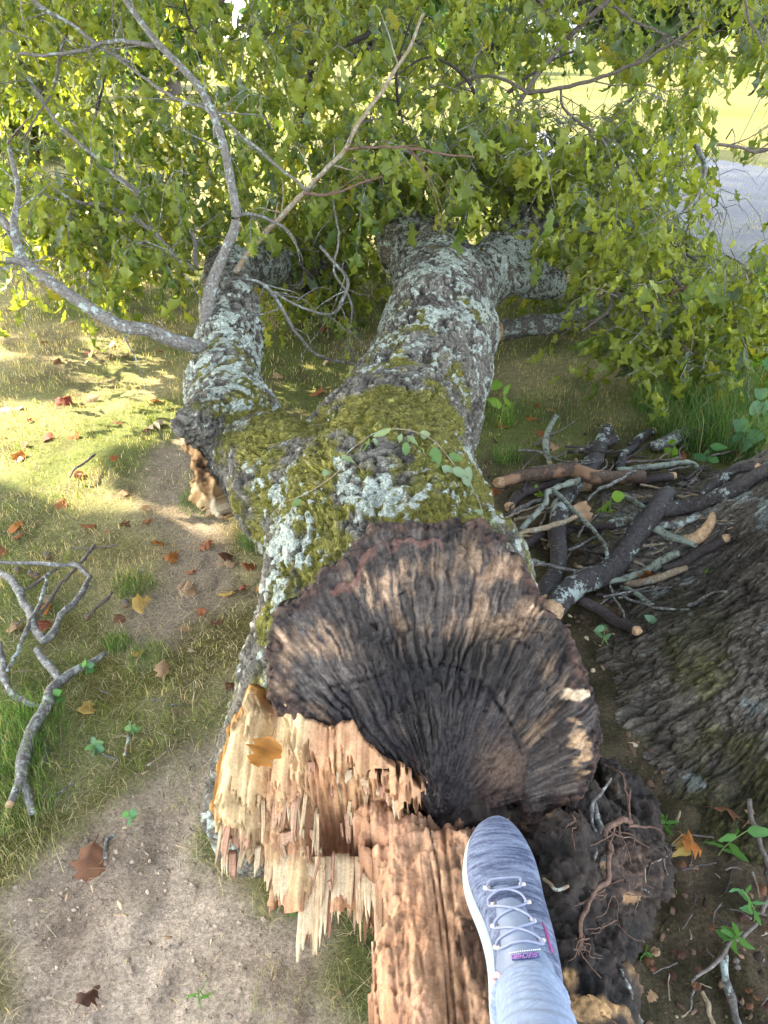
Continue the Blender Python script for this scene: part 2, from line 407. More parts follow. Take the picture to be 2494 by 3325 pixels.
# hollow under the fork and the torn cavity on the left
cav = atd(640, 1560, 2.22).astype(np.float32)
f = np.maximum(f, -(np.linalg.norm((P-cav)/np.array([.8, .8, 1.3], np.float32), axis=-1)-.10))
fd = (P-FACE.o.astype(np.float32))@FACE.n.astype(np.float32)
sd = (P-SPL.o.astype(np.float32))@SPL.n.astype(np.float32)
below = (P-atd(900, 2300, 1.45).astype(np.float32))@np.array([-.35, -.8, -.45], np.float32)
carve = np.minimum(-(fd+.055), np.maximum(-(sd+.035), -below))
f = np.maximum(f, -carve)
V, Q = surfnets(f, org, h)
del P, f, fd, sd, below, carve
tm = subdivide(mesh('trunk', V, Q)); V = getV(tm); Nn = getN(tm)
# local axis direction for the furrows
dmin = np.full(len(V), 9.); ax = np.zeros((len(V), 3)); wsum = np.zeros(len(V)); al = np.zeros(len(V))
for A, B, ra, rb in SEGS:
    d = segd(V.astype(np.float32), A, B, ra, rb); wgt = np.exp(-np.clip(d, 0, 1)*25)
    ax += wgt[:, None]*nrm(B-A)*(1 if nrm(B-A)[1] > -.2 else -1); 
ax = nrm(ax)
q = V - ax*((V-np.array([0, 1, 0]))*ax).sum(-1)[:, None]*.62
warp = np.stack([fbm(V*6, 3, 81+i) for i in range(3)], -1)*.018
q = V - ax*((V-np.array([0, 1, 0]))*ax).sum(-1)[:, None]*.55
n1_ = np.abs(fbm((q+warp)*19, 3, 3)); n2_ = np.abs(fbm((q+warp)*33+5, 3, 6)); n3_ = np.abs(vn((V+warp)*48+3, 8))
pl = np.clip(np.minimum(n1_*4.2, n2_*5.0+.12), 0, 1)*.8+np.clip(n3_*2.5, 0, 1)*.2
pl2 = np.clip(np.abs(fbm((q+warp*.7)*70, 2, 9))*3, 0, 1)
big = fbm(V*7, 3, 91)
farf = sstep(2.2, 3.6, V[:, 1])
amp = .022*(1-.35*farf)
disp = (pl**.6-.55)*amp + (pl2-.5)*.005 + big*.012 + fbm(V*60, 2, 95)*.0025
V2 = V+Nn*disp[:, None]; setV(tm, V2)
up = Nn[:, 2]
px, py = proj(V)
mo = fbm(V*5, 4, 101)+up*.7-.25
mo += .50*fbm(V*22, 3, 103)+.55*fbm(q*14, 3, 104)+.18*(1-sstep(2.4, 3.4, V[:, 1]))+.40*np.exp(-((px-1230)**2/260**2+(py-1430)**2/190**2))+ .5*np.exp(-((px-950)**2/120**2+(py-1400)**2/60**2)) +.7*np.exp(-((px-1500)**2/110**2+(py-1620)**2/120**2))
mo += .8*np.exp(-((px-950)**2/120**2+(py-1750)**2/260**2))-.35*sstep(2.3, 3.2, V[:, 1])
li = .40*fbm(V*6, 3, 111)+.55*fbm(q*28, 3, 115)+.55*fbm(V*60, 2, 116)
li += .40*sstep(1.9, 2.9, V[:, 1]) + .15*sstep(.1, .5, V[:, 0])*sstep(2, 3, V[:, 1])
li += 1.1*np.exp(-((px-1230)**2/90**2+(py-1610)**2/80**2)) + .7*np.exp(-((px-1000)**2/60**2+(py-1750)**2/140**2))+.6*np.exp(-((px-760)**2/90**2+(py-1250)**2/200**2))+ .5*np.exp(-((px-900)**2/100**2+(py-1900)**2/150**2))
li -= 1.1*np.exp(-((px-1230)**2/160**2+(py-1380)**2/90**2))
base = mix((.035, .03, .026), (.42, .39, .32), np.clip(pl*1.1-.05, 0, 1))
base = mix(base, (.46, .40, .29), sstep(.1, .9, fbm(V*4, 3, 121)+pl*.3-.3+ .6*np.exp(-((px-860)**2/100**2+(py-2000)**2/300**2)))*.7)
vecattr(tm, 'q', q+warp*.8)
setcol(tm, base, {'moss': np.clip(mo*.5+.25, 0, 1), 'lichen': np.clip(li*.42+.335, 0, 1)*(.5+.5*pl), 'plate': pl})
def trunkmat():
    m, n, bs = newmat('mossy_bark'); c = attr(n, 'Col').outputs['Color']
    fa_ = fissure(n, 'q', 26, 3, 9.); fb_ = fissure(n, 'q', 60, 3, 8.); fi = mul(n, fa_, fb_, 'MULTIPLY')
    c = mixc(n, fi, mixc(n, .66, c, (.022, .018, .015)), c)
    v = rampf(n, noise(n, 110, 6, .7), .3, .7, .55, 1.4); k = N(n, 'ShaderNodeCombineColor')
    for j in range(3): n.links.new(v, k.inputs[j])
    c = mixc(n, 1., c, k.outputs[0], 'MULTIPLY')
    ms = mul(n, attr(n, 'moss').outputs['Fac'], mul(n, noise(n, 55, 7, .8), .55), 'ADD')
    mc = mixc(n, rampf(n, noise(n, 60, 6, .8), .38, .62), (.10, .105, .015), (.42, .38, .06))
    c = mixc(n, mul(n, rampf(n, ms, .76, .98), .85), c, mixc(n, fi, mixc(n, .5, mc, (.03, .03, .01)), mc))
    ls = mul(n, attr(n, 'lichen').outputs['Fac'], mul(n, noise(n, 80, 7, .8), .7), 'ADD')
    lc = mixc(n, rampf(n, noise(n, 150, 4, .6), .35, .65), (.24, .28, .22), (.58, .62, .54))
    lf = rampf(n, ls, .83, .88)
    c = mixc(n, lf, c, lc)
    n.links.new(c, bs.inputs['Base Color']); bs.inputs['Roughness'].default_value = .95; bs.inputs['Specular IOR Level'].default_value = .1
    pv = bump(n, bs, fi, 1., .012); pv = bump(n, bs, noise(n, 120, 8, .75), .8, .006, pv); pv = bump(n, bs, noise(n, 400, 4, .7), .6, .003, pv)
    bump(n, bs, lf, .6, .004, pv)
    return m
M['trunk'] = trunkmat(); tm.materials.clear(); tm.materials.append(M['trunk'])
child('trunk', tm, TREE)

def relief(name, pl, poly, res, hfn, mat, skirt=.08, shrink=.25, jag=.006, seed=0, parent=None, back=None, vjag=None):
    """a broken wood surface: outline as a polygon, real relief along the plane normal, thick edge behind it"""
    pu = pl.uv(poly[:, 0], poly[:, 1]); lo = pu.min(0)-.01; hi = pu.max(0)+.01
    us = np.arange(lo[0], hi[0], res); vs = np.arange(lo[1], hi[1], res); U, Vv = np.meshgrid(us, vs, indexing='ij')
    u = U.ravel(); v = Vv.ravel()
    ju = fbm(P3(u*40, v*40, seed), 3, seed+1)*jag; jv = fbm(P3(u*40, v*40, seed+5), 3, seed+2)*jag
    if vjag is not None: jv = jv+vjag(u, v)
    ins = pip(u+ju, v+jv, pu); dist = pdist(u+ju, v+jv, pu)
    base = pl.pt(u, v); ppx, ppy = proj(base)
    hh, cc = hfn(u, v, dist, ppx, ppy)
    Vt = pl.pt(u, v, hh); nx, ny = U.shape
    i = np.arange((nx-1)*(ny-1)); a = (i//(ny-1))*ny+i % (ny-1)
    Fq = np.stack([a, a+ny, a+ny+1, a+1], -1); Fq = Fq[ins[Fq].all(1)]
    # boundary
    E = np.concatenate([Fq[:, [k, (k+1) % 4]] for k in range(4)]); key = np.minimum(E[:, 0], E[:, 1])*len(u)+np.maximum(E[:, 0], E[:, 1])
    uq, inv, cn = np.unique(key, return_inverse=True, return_counts=True); bE = E[cn[inv] == 1]
    used = np.unique(Fq); mp = -np.ones(len(u), np.int64); mp[used] = np.arange(len(used))
    Vt = Vt[used]; cc = cc[used]; Fq = mp[Fq]; bE = mp[bE]; bv = np.unique(bE); m2 = {}
    cen = Vt.mean(0); bk = (-pl.n if back is None else nrm(back))
    rings = []; m2 = -np.ones(len(Vt), np.int64); m2[bv] = np.arange(len(bv)); nV = len(Vt)
    allV = [Vt]; allC = [cc]; prev = None; Fs = [Fq]
    for k in (1, 2, 3):
        q = Vt[bv]+bk*skirt*k/3*(1+.3*fbm(Vt[bv]*50, 2, seed+k)[:, None]); q = q+(cen-q)*shrink*(k/3)**2*.6
        allV.append(q); allC.append(cc[bv]*(.9-.15*k)); off = nV+(k-1)*len(bv); po = nV+(k-2)*len(bv)
        A = bE[:, 0] if k == 1 else po+m2[bE[:, 0]]; B = bE[:, 1] if k == 1 else po+m2[bE[:, 1]]
        Fs.append(np.stack([B, A, off+m2[bE[:, 0]], off+m2[bE[:, 1]]], -1))
    me = mesh(name, np.concatenate(allV), np.concatenate(Fs), mat, True, np.concatenate(allC))
    return child(name, me, parent if parent is not None else TREE)
FPOLY = np.array([(916,1962),(871,2034),(862,2142),(849,2269),(898,2332),(935,2323),(989,2396),(1025,2423),(1106,2441),(1160,2414),(1179,2450),(1251,2531),(1323,2603),(1386,2658),(1495,2667),(1558,2658),(1600,2640),(1685,2622),(1721,2748),(1748,2800),(1802,2712),(1866,2612),(1929,2540),(1956,2441),(1956,2251),(1902,2179),(1884,2106),(1848,2052),(1784,1962),(1730,1871),(1667,1763),(1603,1708),(1531,1681),(1414,1677),(1323,1686),(1215,1704),(1160,1745),(1106,1808),(1052,1844),(998,1907)], float)
FU = FACE.uv(FPOLY[:, 0], FPOLY[:, 1])
def G(px, py, x, y, sx, sy=None): sy = sy or sx; return np.exp(-((px-x)**2/sx**2+(py-y)**2/sy**2))
def fface(u, v, dist, px, py):
    O = FACE.uv(np.array([1430.]), np.array([2700.]))[0]; du, dv = u-O[0], v-O[1]; rho = np.hypot(du, dv); th = np.arctan2(du, dv)
    bth = np.arctan2(FU[:, 0]-O[0], FU[:, 1]-O[1]); br = np.hypot(FU[:, 0]-O[0], FU[:, 1]-O[1])
    wr = np.stack([fbm(P3(u*7, v*7), 4, 3), fbm(P3(u*7+9, v*7), 4, 4)], -1)
    T = th+wr[:, 0]*.022+.006*fbm(P3(u*40, v*40), 2, 6)
    env = np.clip(.55+.9*fbm(P3(u*9+3, v*9), 3, 7), .1, 1.3)
    fib = vn(P3(T*22, rho*5+wr[:, 1]*1.), 5); fib2 = vn(P3(T*75, rho*12), 9); fib3 = vn(P3(T*190, rho*30), 12)
    w1_, w2_ = worley(P3(T*13+wr[:, 0]*.5, rho*11+wr[:, 1]*1.5, 0.), 73); blk = np.clip((w2_-w1_)*3., 0, 1)
    x1_, x2_ = worley(P3(T*34+wr[:, 1]*.4, rho*26, 0.), 74); blk2 = np.clip((x2_-x1_)*2.5, 0, 1)
    hh = fib*.0026*env+fib2*.0024*env+fib3*.0019+fbm(P3(u*11, v*11), 5, 17)*.015+(blk-.6)*.0085*env+(blk2-.6)*.0042*(1.3-env*.6)+fbm(P3(u*90, v*90), 3, 77)*.0022
    crack = np.clip(sstep(.82, .97, ridge(P3(T*8+3, rho*3.0+wr[:, 1]), 2, 25))+.8*(1-sstep(.05, .22, w2_-w1_))*sstep(-.1, .35, fbm(P3(u*8, v*8), 2, 76)), 0, 1)
    crack = crack*(.35+.65*sstep(-.2, .4, fbm(P3(u*6+5, v*6), 2, 78))); hh -= crack*.009
    # transverse crack arc and recessed heart
    arc = np.array([(1050,2330),(1090,2240),(1200,2230),(1290,2170),(1390,2135),(1500,2165),(1590,2240),(1650,2320),(1700,2420)], float)
    au = FACE.uv(arc[:, 0], arc[:, 1]); da = pdist(u+wr[:, 0]*.016, v+wr[:, 1]*.016, au, False)+np.abs(fbm(P3(u*30, v*30), 3, 29))*.009
    heart = pip(px, py, np.array([(1050,2330),(1090,2240),(1200,2230),(1290,2170),(1390,2135),(1500,2165),(1590,2240),(1650,2320),(1720,2450),(1700,2620),(1400,2680),(1250,2540),(1170,2450)], float))
    hw_ = fbm(P3(u*18, v*18), 3, 83); heart = heart*sstep(-.5, .1, hw_+.25); hh -= .006*heart+.010*np.exp(-(da/.005)**2)
    # left flap edge step
    rim = 1-sstep(.010, .032, dist+.018*fbm(P3(u*20, v*20), 3, 85))
    lump = fbm(P3(u*45, v*45), 4, 33)
    f1_, f2_ = worley(P3(u*55, v*55, 0.3)+.0, 37); pl_ = np.clip((f2_-f1_)*1.8, 0, 1)
    hh = hh+rim*(.008+lump*.012+pl_*.006)-(1-sstep(0, .010, dist))*.02
    hh += .035*G(px, py, 1860, 2420, 75, 170)
    hh -= .05*G(px, py, 1800, 2640, 40, 55)
    hh += .02*G(px, py, 1010, 2330, 110, 80)
    hh -= .03*G(px, py, 1500, 2680, 120, 40)
    # colour
    dk = mix((.030, .024, .021), (.10, .078, .064), np.clip(fib*.25+.4+fib2*.3+fib3*.25, 0, 1))
    gry = mix(dk, (.155, .13, .11), sstep(-.1, .9, fbm(P3(T*34, rho*16), 4, 41)*.7+.5*wr[:, 0]+.2*fib3)*.8)
    tan_ = mix((.15, .085, .05), (.46, .31, .19), np.clip(.5+.35*fib2+.35*fbm(P3(T*30, rho*25), 3, 45), 0, 1))
    tm_ = 0
    for (x, y, sx, sy, a) in ((1220,1900,100,55,1.1),(1420,1830,140,70,.8),(1640,1850,90,60,1.1),(1720,2010,70,90,.9),(1040,2040,100,110,1.1),(960,2230,90,110,1.0),(1080,2380,110,70,1.3),(1780,2200,70,90,.9),(1650,2060,80,70,.7),(1800,2350,80,110,.8),(1320,1960,120,60,.5),(1560,2000,100,80,.5),(900,2120,40,60,.8)):
        tm_ = tm_+a*G(px, py, x, y, sx, sy)
    tmask = sstep(.25, 1.0, tm_*.75+.35*fbm(P3(T*16, rho*14), 4, 51)+.45*fbm(P3(u*13, v*13), 4, 52)+.15*fib2-.02)
    tmask = tmask*sstep(-.5, .35, fbm(P3(T*45, rho*30), 3, 81)+.5*fbm(P3(u*25, v*25), 3, 82)+.25)
    c = mix(gry, tan_, tmask*.9); c = c*(.62+.5*sstep(-.45, .5, fbm(P3(u*8+2, v*8), 4, 87)))[:, None]
    c = c*(1+.25*(blk2-.6)+.12*fib3)[:, None]
    c = mix(c, (.034, .030, .032), heart*sstep(-.4, .6, fbm(P3(u*14, v*14), 3, 55)+.3)*.75)
    c = mix(c, (.20, .12, .07), heart*G(px, py, 1640, 2500, 90, 90)*.6)
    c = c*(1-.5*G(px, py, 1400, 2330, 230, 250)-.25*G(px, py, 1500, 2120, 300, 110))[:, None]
    bk = mix((.028, .020, .017), (.12, .065, .045), np.clip(pl_*.8+lump*.3, 0, 1))
    c = mix(c, bk, rim*.95)
    vein = 1-sstep(.004, .010, np.abs(dist-.040-.012*vn(P3(th*9, 0), 61)-.006*vn(P3(th*30, 0), 62)))
    vm = .7*sstep(.0, .4, vn(P3(th*10, 3), 66))*vein*sstep(-1.5, -1.0, th)*(1-sstep(.65, 1.0, th))*sstep(.0, .3, rho)
    hh += vm*.010; c = mix(c, (.16, .075, .055), vm*.85)
    c = mix(c, (.012, .010, .010), np.clip(crack*.9+np.exp(-(da/.006)**2), 0, 1)*.85)
    c = mix(c, (.55, .36, .20), sstep(.35, .7, G(px, py, 1870, 2430, 45, 130)*(.6+.6*fbm(P3(u*30, v*90), 3, 65)))*.8)
    c = mix(c, (.72, .55, .36), sstep(.5, .8, G(px, py, 1870, 2255, 60, 28)+.35*lump))
    gold = sstep(.45, .75, G(px, py, 1130, 2400, 60, 50)+.25*lump)
    c = mix(c, (.55, .36, .14), gold*.8)
    return hh, c
M['char'] = colmat('charred_broken_wood', .55, 150, ((90, .5, .006), (330, .6, .003)), .8, None, .3)
M['wood'] = colmat('fresh_broken_wood', .28, 200, ((160, .5, .004), (500, .4, .0015)), .85, None, .15)
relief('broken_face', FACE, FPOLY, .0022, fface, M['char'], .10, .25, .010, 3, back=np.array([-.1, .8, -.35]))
# splintered fresh wood, lower left
SPOLY = np.array([(845,2285),(790,2350),(748,2396),(722,2489),(706,2584),(698,2650),(716,2690),(790,2700),(830,2730),(880,2800),(866,2890),(960,2930),(1050,2900),(1110,2940),(1160,2920),(1230,2930),(1245,2850),(1235,2760),(1290,2720),(1400,2680),(1330,2600),(1250,2520),(1180,2440),(1160,2400),(1100,2430),(1020,2410),(980,2380),(930,2310),(890,2320)], float)
t1 = np.array([(700,2350),(930,2290),(955,2420),(985,2500),(1040,2520),(1080,2525),(1150,2540),(1230,2600),(1300,2660),(1420,2640)], float)
t2 = np.array([(640,2695),(830,2690),(860,2620),(960,2640),(990,2560),(1050,2700),(1090,2560),(1130,2560),(1150,2700),(1210,2620),(1240,2700),(1330,2720)], float)
t3 = np.array([(640,2760),(850,2780),(870,2790),(950,2700),(1010,2760),(1070,2870),(1120,2700),(1180,2860),(1240,2700),(1320,2760)], float)
def fspl(u, v, dist, px, py):
    fa = -.06+.25*(u-.0)       # fibres lean slightly
    uu = u+fa*v*.6
    f1_ = vn(P3(uu*90, v*2.5), 3); f2_ = vn(P3(uu*230, v*7), 5); f3_ = fbm(P3(uu*30, v*2), 3, 7)
    brd = _h(np.floor(uu*85+vn(P3(uu*0, v*6), 8)*.4).astype(np.int64), np.floor(v*6).astype(np.int64)*0, np.zeros(len(u), np.int64), 9)
    f1_ = f1_*(.5+.5*f3_); hh = f1_*.003+f2_*.0016+f3_*.014+(brd-.5)*.004+fbm(P3(u*60, v*35), 3, 41)*.0025; step = 0
    def cell(f, sd): i = np.floor(uu*f+.6*vn(P3(uu*0, v*9), sd)).astype(np.int64); return _h(i, i*0, i*0+3, sd)-.5
    for tl, a, w_, sd in ((t1, .040, 1, 1), (t2, .018, 1, 2), (t3, .014, 1, 3), (t1*[1, 1]+[0, 55], .012, 1.6, 4), (t2*[1, 1]-[0, 60], .012, 1.6, 5), (t2*[1, 1]+[0, 70], .012, 1.6, 6)):
        jag = w_*(cell(260, 20+sd)*26+cell(90, 30+sd)*46+cell(38, 40+sd)*60+vn(P3(uu*400, 0*v), 28+sd)*8)
        yl = np.interp(px, tl[:, 0], tl[:, 1])+jag; up_ = 1-sstep(-2, 3, py-yl); hh = hh+a*up_; step = step+up_
    hh += cell(150, 61)*.004
    hh -= .12*G(px, py, 1120, 2690, 110, 90)*(py > np.interp(px, t1[:, 0], t1[:, 1]))+.045*G(px, py, 1110, 2790, 80, 90)
    hh -= .05*(1-sstep(0, .03, dist))*(px < 900)*.4
    pale = (.58, .41, .215); pink = (.50, .275, .145); red = (.37, .18, .10)
    c = mix(pink, pale, sstep(.15, .75, G(px, py, 790, 2560, 130, 230)+G(px, py, 900, 2420, 120, 80)*.9+.35*f3_+ .7*G(px, py, 930, 2850, 120, 70)))
    c = mix(c, red, sstep(.3, 1.0, G(px, py, 1190, 2830, 90, 110)+.3*f3_)*.7)
    c = mix(c, (.60, .36, .18), sstep(.3, 1.0, G(px, py, 1150, 2580, 130, 80))*.6)
    c = c*(1+.22*f1_+.22*f2_+.25*cell(150, 61)+.2*cell(38, 62))[:, None]*(.82+.18*sstep(-.5, .3, fbm(P3(u*30, v*30), 3, 63)))[:, None]
    rb = (1-sstep(.006, .016, dist))*(px < 880)*(py < 2680)
    c = mix(c, (.42, .20, .05), rb*.9)
    return hh, c
def spljag(u, v):
    def cl(f, sd): i = np.floor(u*f).astype(np.int64); return _h(i, i*0, i*0+5, sd)-.5
    return (cl(230, 3)*.022+cl(75, 4)*.045+cl(30, 5)*.05)*(v < SPL.uv(np.array([900.]), np.array([2560.]))[0, 1])
relief('splintered_wood', SPL, SPOLY, .0018, fspl, M['wood'], .05, .12, .003, 11, back=np.array([.1, .8, -.5]), vjag=spljag)
# rotten heartwood slab on which the foot rests
SLAB = Plane((1300, 2640, 1.30), (1700, 2640, 1.28), (1500, 3325, .985))
LPOLY = np.array([(1200,2740),(1150,2640),(1170,2540),(1240,2560),(1320,2600),(1400,2630),(1560,2660),(1640,2640),(1690,2760),(1760,2900),(1790,3050),(1800,3150),(1840,3325),(1900,3700),(1900,4300),(1250,4300),(1215,3700),(1235,3325),(1215,3200),(1205,3050),(1240,2940),(1215,2820)], float)
def fslab(u, v, dist, px, py):
    uu = u+.05*v
    f1_ = vn(P3(uu*110, v*4), 3); f2_ = vn(P3(uu*260, v*14), 5); f3_ = fbm(P3(uu*28, v*5), 4, 7); lum = fbm(P3(u*35, v*25), 4, 9)
    rt = sstep(1400, 1500, px+60*f3_)
    lb_ = fbm(P3(u*11, v*7), 3, 47); fl1, fl2 = worley(P3(uu*55, v*16, 0.)+lb_[:, None]*.6, 49); flk = np.clip((fl2-fl1)*2.2, 0, 1)
    hh = f1_*.0012+f2_*.0014+f3_*.006+lum*.008*(.5+rt)+lb_*.010+(flk-.5)*.0022+vn(P3(uu*520, v*45), 51)*.0011+fbm(P3(u*140, v*90), 3, 53)*.0018+fbm(P3(u*80, v*50), 3, 45)*.003; cr = sstep(.90, .985, ridge(P3(uu*13+.35, v*1.0), 1, 15))
    crx = np.interp(py, [2650, 2800, 3000, 3325], [1385, 1420, 1450, 1480]); cl = np.exp(-((px-crx)/3.5)**2)+.7*np.exp(-((px-crx+22)/2.5)**2)*(py > 2780)
    hh -= cr*.006+cl*.008
    hh -= .03*(1-sstep(0, .035, dist))
    c = mix((.38, .19, .10), (.52, .31, .18), np.clip(.5+.5*f3_+.2*f1_, 0, 1))
    c = mix(c, (.36, .17, .10), sstep(.1, .8, fbm(P3(u*9, v*5), 3, 19))*.5)
    bl = sstep(.35, .6, lum*.9+rt*.35+.25*f2_-.10+.5*G(px, py, 1560, 3150, 60, 200))
    c = mix(c, (.045, .025, .018), bl*rt*.85)
    c = mix(c, (.05, .025, .015), np.clip(cl+cr*.5, 0, 1)*.85)
    c = mix(c, (.10, .055, .035), sstep(0, 1, G(px, py, 1430, 2650, 130, 50))*.8)
    c = mix(c, (.05, .035, .025), sstep(1600, 1720, px)*.8)
    c = c*(1+.22*f2_+.10*f1_+.14*(flk-.6)+.16*vn(P3(uu*520, v*45), 51)+.2*fbm(P3(u*60, v*30), 3, 54))[:, None]
    return hh-.004*bl, c
relief('rotten_heartwood', SLAB, LPOLY, .0024, fslab, M['wood'], .30, .05, .016, 21, back=np.array([.0, .1, -1.]))
# individual splinters hanging from the break
def splinter_mesh(L, wd, th, seed):
    """a torn board of wood: ridged front, ragged comb of points at the free end"""
    r = np.random.default_rng(seed); nx = 7; nl = 6; V = []; cs = []
    base = np.array([(.54, .38, .22), (.48, .29, .18), (.58, .45, .28), (.40, .22, .14)])[seed % 4]; tip = r.uniform(.0, .38, nx)*L; tip[r.integers(0, nx)] = 0; xs = np.linspace(-.5, .5, nx)*wd; rg = r.normal(0, .0011, nx)
    for f_ in (1, -1):
        for i in range(nl):
            t = i/(nl-1)
            for j in range(nx):
                V.append((xs[j]*(1-.12*t)+r.normal(0, .0003), f_*th/2*(1-.55*t)+(rg[j] if f_ < 0 else 0)+r.normal(0, .0004), -(L-tip[j])*t)); cs.append(base*(1+.25*rg[j]/.0011*.4+r.normal(0, .06)))
    V = np.array(V); Fq = []; o_ = nl*nx
    for i in range(nl-1):
        for j in range(nx-1): a = i*nx+j; Fq += [(a, a+1, a+nx+1, a+nx), (o_+a, o_+a+nx, o_+a+nx+1, o_+a+1)]
        for j in (0, nx-1): a = i*nx+j; Fq.append((a, a+nx, o_+a+nx, o_+a) if j == 0 else (a, o_+a, o_+a+nx, a+nx))
    for j in range(nx-1): a = (nl-1)*nx+j; Fq += [(a, a+1, o_+a+1, o_+a), (j, o_+j, o_+j+1, j+1)]
    return mesh('splinter', V, np.array(Fq), M['wood'], False, np.array(cs))
spl_meshes = [splinter_mesh(.05+.012*k, .010+.0035*(k % 4), .005+.001*(k % 3), 200+k) for k in range(12)]
sw = bpy.data.objects['splintered_wood']
def put_splinter(px_, py_, hgt, L, wd, k, lean=0.):
    me = spl_meshes[k % 12]; o = bpy.data.objects.new('splinter', me); COL.objects.link(o); o.parent = sw
    uv = SPL.uv(np.array([float(px_)]), np.array([float(py_)]))[0]; p = SPL.pt(uv[0], uv[1], hgt)
    z = SPL.v*math.cos(lean)+SPL.u*math.sin(lean); z = nrm(z); x = nrm(np.cross(SPL.n, z)); y = np.cross(z, x)
    L0 = .05+.012*(k % 12); W0 = .010+.0035*(k % 4)
    R = np.eye(4); R[:3, 0] = x*wd/W0; R[:3, 1] = y; R[:3, 2] = z*L/L0; R[:3, 3] = p-np.array(TREE.location)+np.array(TREE.location)
    o.matrix_parent_inverse = Matrix.Identity(4); o.matrix_local = Matrix(R.tolist())
r0 = np.random.default_rng(5); kk = 0
for tl, hg, n_, Lr in ((t1, .078, 34, (.012, .04)), (t2, .036, 44, (.02, .08)), (t3, .014, 40, (.015, .065))):
    for i in range(n_):
        x = r0.uniform(730 if tl is not t1 else 960, 1255 if tl is not t1 else 1330); y = np.interp(x, tl[:, 0], tl[:, 1])-r0.uniform(0, 90)
        put_splinter(x, y, hg+r0.normal(0, .005)-.008, r0.uniform(*Lr), r0.uniform(.003, .006)*(1+3.5*r0.uniform()**3), kk, r0.normal(-.03, .11)); kk += 1
for (x, y, L, wd) in ((1000,2900,.10,.022),(1025,2890,.095,.016),(1060,2890,.085,.018),(1045,2900,.09,.01),(1090,2880,.055,.016),(985,2880,.05,.014),(1120,2880,.04,.02),(1158,2890,.075,.010),(1200,2890,.04,.02),(1220,2900,.12,.014),(1235,2880,.14,.012),(900,2860,.035,.02),(930,2870,.03,.018),(880,2850,.02,.014),(830,2700,.03,.014),(860,2760,.03,.02),(1180,2890,.05,.016),(1140,2890,.045,.012),(1010,2895,.085,.02)):
    for s in range(2):
        put_splinter(x+r0.normal(0, 4), y-110, -.006-.006*s, L*(1-.12*s)+.055, wd, kk, r0.normal(0, .03)); kk += 1
# torn orange wood in the cavity of the left limb
CAV = Plane((620, 1450, 2.30), (720, 1450, 2.33), (670, 1640, 2.20))
CPOLY = np.array([(570,1355),(600,1400),(640,1435),(655,1460),(690,1520),(710,1560),(715,1620),(740,1665),(690,1660),(650,1640),(622,1600),(618,1540),(615,1460),(585,1420),(560,1385)], float)
def fcav(u, v, dist, px, py):
    a = fbm(P3(u*22, v*14), 4, 3); b = vn(P3(u*120, v*30), 5)
    c = mix((.20, .09, .035), (.60, .40, .19), np.clip(.5+.8*a+.3*b, 0, 1)); c = mix(c, (.03, .02, .015), sstep(.3, .6, -a)*.8)
    c = mix(c, (.62, .50, .32), sstep(.4, .8, G(px, py, 700, 1640, 40, 30)+G(px, py, 620, 1410, 50, 20)))
    return a*.03+b*.003-.03*(1-sstep(0, .02, dist)), c
relief('torn_wood', CAV, CPOLY, .004, fcav, M['wood'], .12, .2, .012, 31, back=np.array([.6, .6, -.1]))

